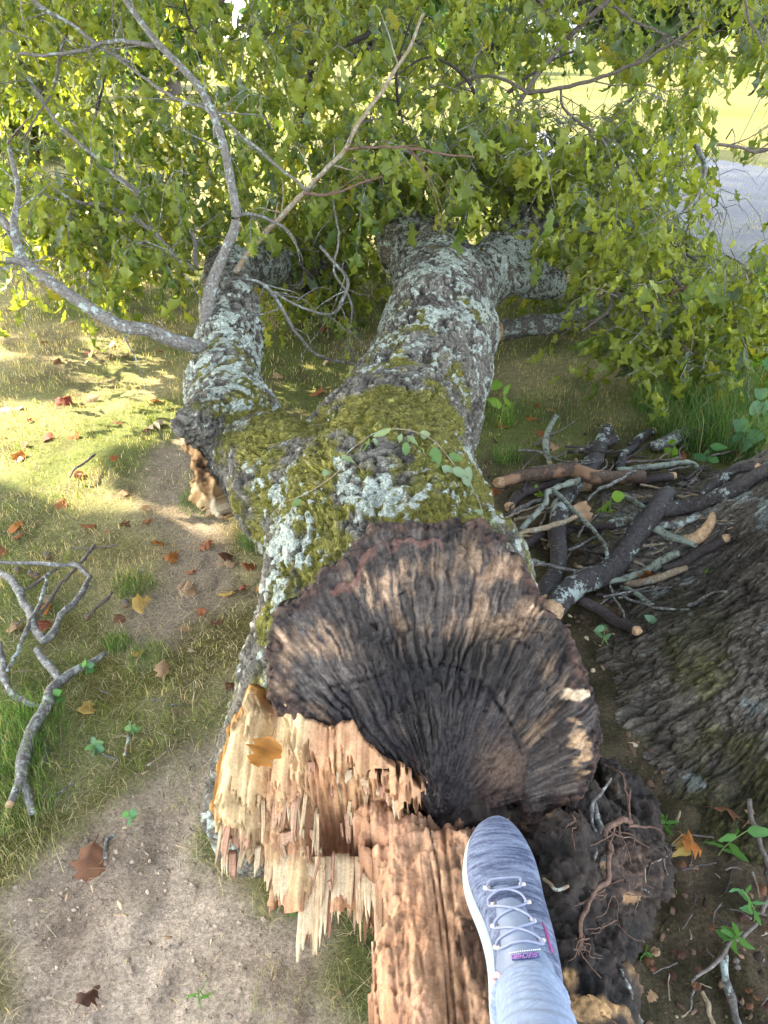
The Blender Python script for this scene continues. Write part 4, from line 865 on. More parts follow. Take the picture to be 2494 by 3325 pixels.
# ------------------------------------------------------------------ leaves
def leaf_proto(kind_='oak', st=12, seed=0, curl=.6, fold=.5):
    """unit leaf: base at origin, blade along +Z negative (hangs), length 1"""
    r = np.random.default_rng(seed); t = np.linspace(0, 1, st+1)
    env = np.sin(np.pi*np.clip(t*.93+.07, 0, 1))**.7*.30
    if kind_ == 'oak':
        lob = np.array([1.0 if i % 3 == 1 else (.42 if i % 3 == 0 else .72) for i in range(st+1)]); wl = env*lob*(1+r.normal(0, .1, st+1)); lob2 = np.roll(lob, 1); wr = env*lob2*(1+r.normal(0, .1, st+1))
        wl[0] = wr[0] = .02; wl[-1] = wr[-1] = 0.01
        fw = .05*np.where(lob > .9, 1, -.3)
    elif kind_ == 'maple':
        env = np.interp(t, [0, .12, .3, .45, .6, .8, 1], [.05, .42, .5, .36, .34, .16, .01]); lob = np.array([1.0 if i % 3 == 1 else (.62 if i % 3 == 0 else .8) for i in range(st+1)])
        wl = env*lob*(1+r.normal(0, .08, st+1)); wr = env*lob*(1+r.normal(0, .08, st+1)); fw = .03*lob
    else:
        env = np.sin(np.pi*np.clip(t, 0, 1)**.8)**.8*.26; wl = env*(1+r.normal(0, .03, st+1)); wr = env.copy(); fw = 0*t
    cb = curl*(r.uniform(.4, 1.2)); ph = cb*t*t*1.6; tw = r.normal(0, .5)
    zc = -np.cumsum(np.r_[0, np.cos(ph[1:])])/st; yc = np.cumsum(np.r_[0, np.sin(ph[1:])])/st
    V = []
    for i in range(st+1):
        fo = fold*(1+.4*math.sin(i*1.1+seed)); ca, sa = math.cos(tw*t[i]), math.sin(tw*t[i])
        for s, w_ in ((-1, wl[i]), (0, 0), (1, wr[i])):
            x = s*w_*math.cos(fo); y = w_*math.sin(fo)*(.9 if s else 0)+abs(w_)**2*.5*math.sin(i*2+seed+s)
            z = zc[i]-fw[i]*(abs(s)); V.append((x*ca-y*sa, x*sa+y*ca+yc[i], z))
    V = np.array(V); Fq = []
    for i in range(st):
        a = i*3; Fq += [(a, a+1, a+4, a+3), (a+1, a+2, a+5, a+4)]
    return V, np.array(Fq)
OAK = [leaf_proto('oak', 10, s, 1.5 if s % 2 else .8, .30+.27*(s % 4)) for s in range(8)]
OAKL = [leaf_proto('oak', 6, s+20, 1.5 if s % 2 else .8, .30+.27*(s % 4)) for s in range(8)]
def scatter(protos, pos, axis, size, roll, cols, spread=1.0):
    """joined mesh of many leaves; axis = hanging direction"""
    z = -nrm(axis); t = np.where(np.abs(z[:, 2:3]) > .9, np.array([[1., 0, 0]]), np.array([[0, 0, 1.]])); x = nrm(np.cross(t, z)); y = np.cross(z, x)
    cr, sr = np.cos(roll)[:, None], np.sin(roll)[:, None]; x, y = x*cr+y*sr, -x*sr+y*cr
    VV, FF, CC = [], [], []; o = 0; k = len(protos); idx = np.arange(len(pos)) % k
    for j, (v, q) in enumerate(protos):
        m = idx == j; n = m.sum()
        if not n: continue
        w_ = (v[None, :, 0:1]*x[m][:, None]+v[None, :, 1:2]*y[m][:, None]+v[None, :, 2:3]*z[m][:, None])*size[m][:, None, None]+pos[m][:, None]
        VV.append(w_.reshape(-1, 3)); FF.append((q[None]+(np.arange(n)*len(v))[:, None, None]+o).reshape(-1, q.shape[1])); o += n*len(v)
        CC.append(np.repeat(cols[m], len(v), 0))
    return np.concatenate(VV), np.concatenate(FF), np.concatenate(CC)
rl = np.random.default_rng(77)
def lower_bound(px): return np.interp(px, [-600, 0, 250, 450, 600, 700, 850, 1100, 1250, 1600, 1700, 1880, 2050, 2250, 2494, 3200], [980, 1010, 1060, 1000, 900, 860, 960, 1090, 1060, 860, 900, 1180, 1270, 1240, 1100, 1000])
def gapf(px, py):
    g = np.ones_like(px)
    for (x, y, sx, sy, a) in ((1850,330,175,150,.93),(2430,400,130,180,.96),(2400,740,130,170,.93),(2170,60,300,85,.6),(1760,440,70,40,.6),(2480,620,80,120,.8),(100,950,300,110,.55),(480,250,150,70,.5),(1500,200,200,100,.1),(200,880,250,60,.4),(2080,560,130,90,.35),(2250,880,90,100,.3)):
        e = ((px-x)/sx)**2+((py-y)/sy)**2; g *= 1-a*np.exp(-e**2*.9)
    return g
NT = 5200
tx = rl.uniform(-420, 2950, NT); ty = rl.uniform(-420, 1250, NT); td = 2.9+rl.uniform(0, 1, NT)**.85*5.6
keep = (ty < lower_bound(tx)-60-np.where(tx < 650, 50, 0)+rl.normal(0, 25, NT)) & (rl.uniform(0, 1, NT) < gapf(tx, ty))
keep &= ~((tx > 560) & (tx < 1100) & (ty > 740) & (td < 3.9)); keep &= ~((tx > 1130) & (tx < 1950) & (ty > 600) & (td < 4.5))
keep &= ~((tx < 1900) & (ty < 650) & (td < 3.2) & (rl.uniform(0, 1, NT) < .5))
tx2 = np.concatenate([rl.uniform(1640, 2560, 520), rl.uniform(860, 1230, 260), rl.uniform(0, 640, 260)]); ty2 = np.concatenate([rl.uniform(640, 1240, 520), rl.uniform(620, 1040, 260), rl.uniform(560, 960, 260)]); td2 = np.concatenate([rl.uniform(3.0, 5.2, 520), rl.uniform(4.2, 6.2, 260), rl.uniform(2.9, 5.5, 260)])
k2 = (ty2 < lower_bound(tx2)-np.where(tx2 < 700, 90, 0)+rl.normal(0, 20, 1040)) & (rl.uniform(0, 1, 1040) < gapf(tx2, ty2)) & ~((tx2 < 1950) & (ty2 < 1010) & (tx2 > 1600) & (td2 < 4.4)) & ~((tx2 > 1600) & (tx2 < 2000) & (ty2 > 960) & (td2 < 4.0)) & ~((tx2 > 560) & (tx2 < 700) & (ty2 > 740) & (td2 < 3.9))
tx3 = np.r_[rl.uniform(1120, 1980, 190), rl.uniform(1560, 2060, 90)]; ty3 = np.r_[rl.uniform(380, 640, 190), rl.uniform(330, 560, 90)]; td3 = rl.uniform(3.3, 4.4, 280); tx2 = np.r_[tx2, tx3]; ty2 = np.r_[ty2, ty3]; td2 = np.r_[td2, td3]; k2 = np.r_[k2, np.ones(280, bool)]
tx = np.r_[tx, tx2]; ty = np.r_[ty, ty2]; td = np.r_[td, td2]; keep = np.r_[keep, k2]; NT = len(tx)
tp = atd(tx, ty, td); keep &= (tp[:, 2] > .06) & (rl.uniform(0, 1, NT) < np.where(td > 6.2, .55, np.where(td > 5, .85, 1))); tp = tp[keep]
nt_ = len(tp)
# twig: drooping polyline; leaves hang off it
dirh = rl.uniform(0, 2*np.pi, nt_); TL = rl.uniform(.15, .42, nt_); dr = rl.uniform(.2, .9, nt_)
def twig_pt(i, s): L = TL[i]*s; return tp[i]+np.stack([np.cos(dirh[i])*L*.8, np.sin(dirh[i])*L*.8, .06*np.sin(s*3)-dr[i]*L*s], -1)
tv, tq = [], []; o = 0
for j in range(4):
    pass
S5 = np.linspace(0, 1, 4); allp = np.stack([twig_pt(np.arange(nt_), np.full(nt_, s)) for s in S5], 1)
rad = np.array([.0032, .0026, .0018, .001]); ring = np.array([(1, 0), (-.5, .87), (-.5, -.87)])
Vt = []
for k in range(4):
    dd = nrm(allp[:, min(k+1, 3)]-allp[:, max(k-1, 0)]); a_ = nrm(np.cross(dd, [0, 0, 1.])); b_ = np.cross(dd, a_)
    Vt.append(np.stack([allp[:, k]+(a_*rx+b_*ry)*rad[k] for rx, ry in ring], 1))
Vt = np.stack(Vt, 1).reshape(-1, 3); base_i = (np.arange(nt_)*12)[:, None, None]
fq = np.array([(k*3+s, k*3+(s+1) % 3, (k+1)*3+(s+1) % 3, (k+1)*3+s) for k in range(3) for s in range(3)])
twm = mesh('twigs', Vt, (fq[None]+base_i).reshape(-1, 4), M['livetwig']); kind(child('twig_tangle', twm, TREE), 'stuff')
nl = rl.integers(5, 13, nt_); ti = np.repeat(np.arange(nt_), nl); nL = len(ti)
s_ = rl.uniform(.15, 1.05, nL); lp = twig_pt(ti, s_)+rl.normal(0, .012, (nL, 3)); lp[:, 2] -= rl.uniform(.0, .04, nL)
axd = nrm(np.stack([rl.normal(0, .42, nL)+np.cos(dirh[ti])*.2, rl.normal(0, .42, nL)+np.sin(dirh[ti])*.2, -np.ones(nL)], -1))
lsz = .060+.100*rl.beta(1.4, 2.2, nL); lsz *= np.where(rl.uniform(0, 1, nL) < .12, 1.25, 1)
_lx, _ly = proj(lp); ok = (lp[:, 2]-lsz*.6 > .0) & (rl.uniform(0, 1, nL) < gapf(_lx, _ly+20)); lp, axd, lsz = lp[ok], axd[ok], lsz[ok]; nL = len(lp)
lx, ly = proj(lp); dl = depth(lp)
# keep clear of the trunk in front
ok = ~((lx > 1180) & (lx < 1660) & (ly > 735) & (dl < 4.4)) & ~((lx > 620) & (lx < 860) & (ly > 800) & (dl < 3.7)); lp, axd, lsz, lx, ly, dl = (q_[ok] for q_ in (lp, axd, lsz, lx, ly, dl)); nL = len(lp)
roll = rl.uniform(0, 2*np.pi, nL)
ca = np.array([.075, .125, .02]); cb = np.array([.285, .325, .05]); cy = np.array([.26, .25, .03]); cw = np.array([.11, .15, .085])
k1 = np.clip(rl.beta(2, 2.2, nL)+.25*fbm(lp*1.2, 2, 5), 0, 1); lc = mix(ca, cb, k1); yy_ = rl.uniform(0, 1, nL); lc = np.where((yy_ < .03)[:, None], cy, lc); lc = np.where((yy_ > .90)[:, None], cw, lc)
infr = (lx > 0) & (lx < 2494) & (ly > -20) & (ly < 1350)
order = np.argsort(np.where(infr, dl/lsz, 1e6)); single = order[:300]; rest = np.ones(nL, bool); rest[single] = False
near = rest & (dl < 4.6); far_ = rest & ~near
V1, F1, C1 = scatter(OAK, lp[near], axd[near], lsz[near], roll[near], lc[near]); V2_, F2, C2 = scatter(OAKL, lp[far_], axd[far_], lsz[far_], roll[far_], lc[far_])
fol = mesh('foliage', np.concatenate([V1, V2_]), np.concatenate([F1, F2+len(V1)]), M['leafC'], True, np.concatenate([C1, C2]))
kind(child('foliage', fol, TREE), 'stuff')
oakm = [mesh('leaf', v, q_, M['leaf']) for v, q_ in OAK]
def place_leaf(me, parent, p, axis, size, roll_, name='leaf'):
    z = -nrm(axis); t = np.array([1., 0, 0]) if abs(z[2]) > .9 else np.array([0, 0, 1.]); x = nrm(np.cross(t, z)); y = np.cross(z, x)
    c_, s1 = math.cos(roll_), math.sin(roll_); x, y = x*c_+y*s1, -x*s1+y*c_
    R = np.eye(4); R[:3, 0] = x*size; R[:3, 1] = y*size; R[:3, 2] = z*size; b = np.zeros(3); q_ = parent
    while q_ is not None: b += np.array(q_.location); q_ = q_.parent
    R[:3, 3] = np.asarray(p)-b
    o = bpy.data.objects.new(name, me); COL.objects.link(o); o.parent = parent; o.matrix_local = Matrix(R.tolist()); return o
for i in single: place_leaf(oakm[i % 8], TREE, lp[i], axd[i], lsz[i], roll[i])
print('leaves', nL, 'twigs', nt_)
# traced live branches of the fallen tree
def tbranch(pts, d, rp, mat='livetwig', n=40):
    a = np.array(pts, float); dd = np.interp(np.linspace(0, 1, len(a)), np.linspace(0, 1, len(d)), d); P_ = atd(a[:, 0], a[:, 1], dd)
    rr_ = np.interp(np.linspace(0, 1, len(a)), np.linspace(0, 1, len(rp)), rp)*dd/F
    V, Q, T_, C, Tn, Rr = tube(P_, rr_, n*2, 9, .16, len(bpy.data.objects)); Vs, Qs, Ts, o_ = [V], [Q], [T_], len(V)
    for k in range(int(4+np.linalg.norm(P_[-1]-P_[0])*5)):
        i = rl.integers(3, len(C)-2); dr = nrm(nrm(rl.normal(0, 1, 3))*.9+Tn[i]*.7+np.array([0, 0, -.15])); L_ = rl.uniform(.06, .28); w_ = rl.normal(0, .25, 3)
        p2 = [C[i], C[i]+dr*L_*.4+w_*L_*.1, C[i]+dr*L_*.75+w_*L_*.35, C[i]+dr*L_+w_*L_*.6-[0, 0, L_*.2]]; v, q, t, *_ = tube(p2, [min(Rr[i]*.45, .0035), .0009], 10, 5, .2, k); Vs.append(v); Qs.append(q+o_); Ts.append(t+o_); o_ += len(v)
    V, Q, T_ = np.concatenate(Vs), np.concatenate(Qs), np.concatenate(Ts); return child('branch', mesh('branch', V, [Q, T_], M[mat]), TREE)
tbranch([(665,1140),(620,1120),(560,1105),(480,1072),(400,1060),(330,1025),(230,960),(150,905),(80,850),(55,790),(45,720),(58,650),(55,590),(30,480)], [2.75,2.6,2.6,2.7,2.9], [26,24,22,22,20,19,18,15,11,8,7])
tbranch([(-60,640),(0,700),(40,760),(62,820)], [2.9,2.7], [8,11,13,14])
tbranch([(20,845),(80,855),(150,905)], [2.6,2.65], [11,13,14])
tbranch([(668,1085),(672,1010),(690,920),(725,830),(755,760),(768,700),(752,600),(728,480),(695,380),(650,290),(600,230),(520,150),(450,60),(400,-10),(360,-80)], [2.95,2.9,2.8,2.8,2.9], [24,20,18,16,14,13,12,11,9,8])
tbranch([(500,150),(420,135),(340,140),(260,165),(160,180),(60,175)], [2.85,3.0], [8,7,6,5], n=24)
tbranch([(765,880),(830,790),(900,720),(985,625),(1060,550),(1120,480),(1190,370),(1250,280),(1330,150),(1370,40)], [3.25,2.9,2.8], [10,9,8,7,6,5], 'tanbark')
tbranch([(985,625),(1050,632),(1110,620),(1180,590),(1240,575)], [2.85,2.9], [5,4,3], 'root', 20)
tbranch([(1120,485),(1220,478),(1330,480),(1440,500),(1540,510)], [2.85,2.8], [4,4,3], 'root', 20)
tbranch([(770,700),(810,695),(870,710),(930,750),(960,790)], [2.85,3.1], [6,6,5], n=20)
tbranch([(670,350),(600,330),(520,290),(450,240),(360,170)], [2.85,3.0], [5,5,4], n=20)
tbranch([(700,450),(690,390),(670,350)], [2.85,2.85], [5,5], n=12)
tbranch([(480,640),(400,590),(330,530),(230,440),(150,350),(90,250)], [3.3,3.2], [7,6,5], n=24)
tbranch([(630,870),(570,830),(480,740),(350,670),(240,650),(100,560)], [3.35,3.1], [9,8,6,4], n=26)
tbranch([(640,870),(632,790),(610,730),(560,690)], [3.4,3.3], [8,7,5], n=18)
tbranch([(250,90),(180,50),(110,0),(60,-60)], [2.9,2.8], [6,7,8], n=14)
tbranch([(250,90),(320,150),(420,200)], [2.9,3.0], [6,5,4], n=14)
tbranch([(1000,620),(900,540),(820,470),(720,385),(660,330)], [3.0,2.9], [5,5,4], n=20)
tbranch([(1040,800),(1100,870),(1130,920),(1100,1000),(1080,1020)], [3.3,3.2,3.1], [5,5,4], n=20)
tbranch([(790,905),(860,930),(910,990),(960,1080),(1030,1150),(1120,1180),(1220,1190)], [3.2,3.1,3.3], [6,6,5,4], n=26)
tbranch([(870,940),(960,990),(1050,1020),(1090,1010),(1115,960)], [3.15,3.2], [4,4,3], n=18)
tbranch([(1080,640),(1100,780),(1085,880),(1140,980),(1135,1100),(1150,1180)], [3.4,3.4], [4,4,3], n=22)
tbranch([(1424,745),(1460,690),(1500,630),(1520,590)], [4.1,4.1], [11,11,9], 'darkplain', 16)
tbranch([(1660,745),(1675,690),(1700,630),(1720,590)], [3.95,4.1], [15,12,9], 'twig', 16)
tbranch([(1690,790),(1780,720),(1860,670),(1930,600)], [4.0,4.2], [20,16,10], 'grey', 20)
tbranch([(1770,730),(1850,735),(1930,760),(2010,770),(1990,850),(1985,960),(1975,1010),(1890,1075)], [4.1,3.8,3.6,3.4], [9,8,9,8,6], 'twig', 30)
tbranch([(1985,930),(2020,960),(2090,1000),(2150,1060),(2200,1110),(2250,1150)], [3.6,3.3], [6,6,5], 'twig', 24)
tbranch([(2095,1005),(2170,960),(2250,920)], [3.4,3.2], [5,4,3], 'root', 16)
tbranch([(2030,700),(2080,780),(2150,860),(2210,930),(2280,990)], [3.9,3.4], [5,7,8,6], 'twig', 24)
tbranch([(2130,740),(2200,800),(2240,835),(2285,860)], [3.7,3.5], [5,5,3], 'twig', 16)
tbranch([(1680,345),(1740,250),(1830,140),(1900,70),(1975,0),(2040,-70)], [3.6,3.3], [7,8,9,10], 'twig', 26)
tbranch([(1715,305),(1850,280),(1980,240),(2100,190),(2230,110),(2270,90)], [3.5,3.0], [7,6,5,4], 'twig', 28)
tbranch([(1715,300),(1640,260),(1560,245),(1480,280)], [3.5,3.8], [6,5,4], 'twig', 18)
tbranch([(1835,135),(1810,80),(1770,30),(1740,-20)], [3.3,3.4], [5,5,4], 'twig', 16)
tbranch([(1740,75),(1800,35),(1880,5),(1960,-30)], [4.2,4.0], [10,12,14], 'twig', 16)
tbranch([(1822,280),(1830,350),(1870,390),(1960,460),(2010,540),(2080,600)], [3.6,3.6], [4,5,4], 'twig', 26)
tbranch([(1990,20),(2060,70),(2150,110),(2230,160)], [3.3,3.1], [5,4,3], 'twig', 20)
tbranch([(1000,30),(1000,120),(1010,230),(1000,310),(960,420)], [4.8,5.2], [11,12,9], 'darkplain', 22)
tbranch([(1110,150),(1180,120),(1230,95),(1320,110),(1400,170)], [4.2,4.6], [9,9,6], 'darkplain', 20)
tbranch([(2330,470),(2400,480),(2450,495),(2520,480)], [2.8,2.8], [5,5,6], 'twig', 14)
tbranch([(2420,0),(2430,60),(2460,110),(2480,160)], [2.9,2.9], [4,4,3], 'twig', 14)
for i in range(60):
    x, y = rl.uniform(-100, 2600), rl.uniform(-60, 900)
    if gapf(np.array([x]), np.array([y]))[0] < .75: continue
    d0 = rl.uniform(3.4, 6.5)
    if 1150 < x < 1900 and y > 600: continue
    a = rl.uniform(-2.6, -.5) if rl.uniform() < .7 else rl.uniform(0, 6.28); L = rl.uniform(180, 420)*3.5/d0; b_ = rl.normal(0, .5); pts = []; cx_, cy_ = x, y
    for k in range(6): pts.append((cx_, cy_)); cx_ += L/5*math.cos(a); cy_ += L/5*math.sin(a); a += b_*.4+rl.normal(0, .18)
    if max(p_[1] for p_ in pts) > 950 or atd(x, y, d0)[2] < .2: continue
    tbranch(pts, [d0, d0+rl.normal(0, .4)], [rl.uniform(18, 38)/d0, 8/d0], ['livetwig', 'twig', 'darkplain'][i % 3], 18)

# ------------------------------------------------------------------ shade: leaf masses and a tree added outside the frame to cast it
ADDED_TREE = empty('added_shade_tree', (-6.4, 5.0, 0), 'unseen tree added outside the frame at the left to cast shade', 'tree')  # unseen tree added to block the sun from the foreground
V, Q, T_, *_ = tube([(-6.4, 5.0, -.1), (-6.35, 5.05, 2), (-6.3, 4.9, 4.5), (-6.1, 4.8, 7)], [.35, .27, .2, .1], 30, 12, .1, 5)
child('trunk', mesh('trunk', V, [Q, T_], M['grey']), ADDED_TREE)
ns = 13000; sx = rl.uniform(-3.5, 7.5, ns); sy = rl.uniform(-2.5, 14, ns)
def shade(x, y):
    n1 = fbm(P3(x*.9, y*.9), 3, 5)*.35; n2 = fbm(P3(x*2.2, y*2.2), 3, 15)
    s = np.ones_like(x)
    lit = sstep(2.25, 2.45, y+n1*.6+(x+1.2)*-.10)*(1-sstep(-.15, .35, x+n1))          # sunlit lawn left of the trunk
    band = np.clip(1.25*np.exp(-((y+x*.15+n1*.8-4.55)/.45)**2)+sstep(.42, .7, n2)*.9, 0, 1)
    s -= lit*(1-.8*band)
    s -= 1.0*sstep(5.6, 6.6, y+n1)*(x < 1.4)
    s -= 1.0*sstep(12., 13., y+n1)
    for (a, b, r_) in ((-.02, 1.95, .14), (.02, 2.1, .10), (-.35, 1.05, .06)):
        s -= np.exp(-((x-a)**2+(y-b)**2)/r_**2)*.9
    return np.clip(s, 0, 1)
keep = rl.uniform(0, 1, ns) < shade(sx, sy); sx, sy = sx[keep], sy[keep]; hh_ = rl.uniform(2.9, 6.2, len(sx)); k_ = hh_/SUN[2]
cp = np.stack([sx+SUN[0]*k_, sy+SUN[1]*k_, hh_], -1)  # leaves set back along the sun rays from the ground to be shaded
dd = nrm(rl.normal(0, 1, (len(cp), 3))); dia = (np.array([(0, 0, 0), (.45, .1, -.3), (.4, 0, -.7), (0, -.1, -1), (-.4, 0, -.7), (-.45, .1, -.3)]), np.array([(0, 1, 2, 3), (0, 3, 4, 5)]))
cc_ = mix((.04, .08, .015), (.09, .13, .03), rl.uniform(0, 1, len(cp)))
nearst = (cp[:, 0] > -1.8)
for m_, par in ((nearst, ST), (~nearst, ADDED_TREE)):
    if m_.sum():
        pts_ = cp[m_]; nn_ = nrm(SUN+rl.normal(0, .22, (len(pts_), 3))); a_ = nrm(np.cross(nn_, rl.normal(0, 1, (len(pts_), 3)))); b_ = np.cross(nn_, a_); sz_ = rl.uniform(.22, .38, len(pts_))[:, None, None]
        v = (pts_[:, None]+sz_*(dia[0][None, :, 0:1]*a_[:, None]+dia[0][None, :, 1:2]*nn_[:, None]+(dia[0][None, :, 2:3]+.5)*b_[:, None])).reshape(-1, 3)
        q_ = (dia[1][None]+(np.arange(len(pts_))*6)[:, None, None]).reshape(-1, 4); c_ = np.repeat(cc_[m_], 6, 0)
        kind(child('crown', mesh('crown', v, q_, M['leafC'], False, c_), par), 'stuff')  # added unseen leaf mass, shaped by the shade map, parented to either tree

# ------------------------------------------------------------------ far trees, field edge
rb = np.random.default_rng(12)
def far_tree(x, y, hgt, wd, ncl, size, col, label, group, cat='tree', nm='tree', low=-.06):
    e = empty(nm, (x, y, 0), label, cat, group)
    V, Q, T_, *_ = tube([(x, y, -.2), (x+.1, y, hgt*.5), (x, y, hgt*.85)], [wd*.05, wd*.03, wd*.012], 8, 7, .1, 3); child('trunk', mesh('trunk', V, [Q, T_], M['twig']), e)
    nc = 14; cen = nrm(rb.normal(0, 1, (nc, 3)))*rb.uniform(.2, .75, (nc, 1))*np.array([wd/2, wd/2, hgt*.42]); p = cen[rb.integers(0, nc, ncl)]+nrm(rb.normal(0, 1, (ncl, 3)))*rb.uniform(.5, 1, (ncl, 1))*wd*.19
    p = p+np.array([x, y, hgt*(.5+low)]); p[:, 2] = np.abs(p[:, 2]-.1)+.1
    c = np.array(col)*rb.uniform(.65, 1.35, (ncl, 1))*np.array([1, 1, 1]); v, q_, c_ = scatter([dia], p, nrm(rb.normal(0, 1, (ncl, 3))), rb.uniform(.7, 1.3, ncl)*size, rb.uniform(0, 6, ncl), c)
    child('crown', mesh('crown', v, q_, M['leafC'], False, c_), e)
for i, (x, y) in enumerate(((-17,30),(-13,26),(-9.5,32),(-6.5,27),(-3,34),(.5,40),(4,44),(-5.2,12.5))):
    far_tree(x, y, rb.uniform(4, 6.5) if i != 7 else 2.2, rb.uniform(4.2, 5.5) if i != 7 else 2.4, 2600, .38, (.05, .10, .02) if i != 7 else (.20, .24, .04), ['dark green tree farthest left beyond the leaves', 'broad tree second from left beyond the lawn', 'dense tree beyond the upper left leaves', 'rounded tree behind the grey upright branch', 'leafy tree behind the middle of the fallen crown', 'green tree behind the hanging twigs at the centre', 'tree at the left end of the bright field', 'feathery yellow-green young conifer seen through the leaves'][i], 'trees beyond the lawn')
for i in range(13):
    far_tree(-6+i*7.5+rb.normal(0, 1.5), 78+rb.uniform(-6, 10), rb.uniform(10, 14), rb.uniform(13, 17), 2300, 1.2, (.06, .095, .03), 'pale green tree, '+['first', 'second', 'third', 'fourth', 'fifth', 'sixth', 'seventh', 'eighth', 'ninth', 'tenth', 'eleventh', 'twelfth', 'thirteenth'][i]+' from the left in the row beyond the field', 'tree row beyond the field')
# white roofed building beyond the field
p0 = atz(1690, 122, 0) if False else np.array([12.6, 70., 0]); bl = empty('house', tuple(p0), 'small white-roofed building at the far edge of the field', 'building')
def box(x0, x1, y0, y1, z0, z1): return np.array([(x, y, z) for z in (z0, z1) for (x, y) in ((x0, y0), (x1, y0), (x1, y1), (x0, y1))], float), np.array([(0, 3, 2, 1), (4, 5, 6, 7), (0, 1, 5, 4), (1, 2, 6, 5), (2, 3, 7, 6), (3, 0, 4, 7)])
def flat(name, col, rough=.7): m, n, bs = newmat(name); n.links.new(mixc(n, noise(n, 3, 4), tuple(c*.85 for c in col), col), bs.inputs['Base Color']); bs.inputs['Roughness'].default_value = rough; return m
v, q_ = box(10.2, 15, 70, 75, -.1, 2.1); child('wall', mesh('wall', v, q_, flat('house_wall', (.55, .55, .52)), False), bl)
v = np.array([(9.9, 69.7, 2.1), (15.3, 69.7, 2.1), (15.3, 75.3, 2.1), (9.9, 75.3, 2.1), (9.9, 72.5, 3.2), (15.3, 72.5, 3.2)]); child('roof', mesh('roof', v, [np.array([(0, 1, 5, 4), (2, 3, 4, 5), (0, 3, 2, 1)]), np.array([(0, 4, 3), (1, 2, 5)])], flat('house_roof', (.8, .8, .8)), False), bl)

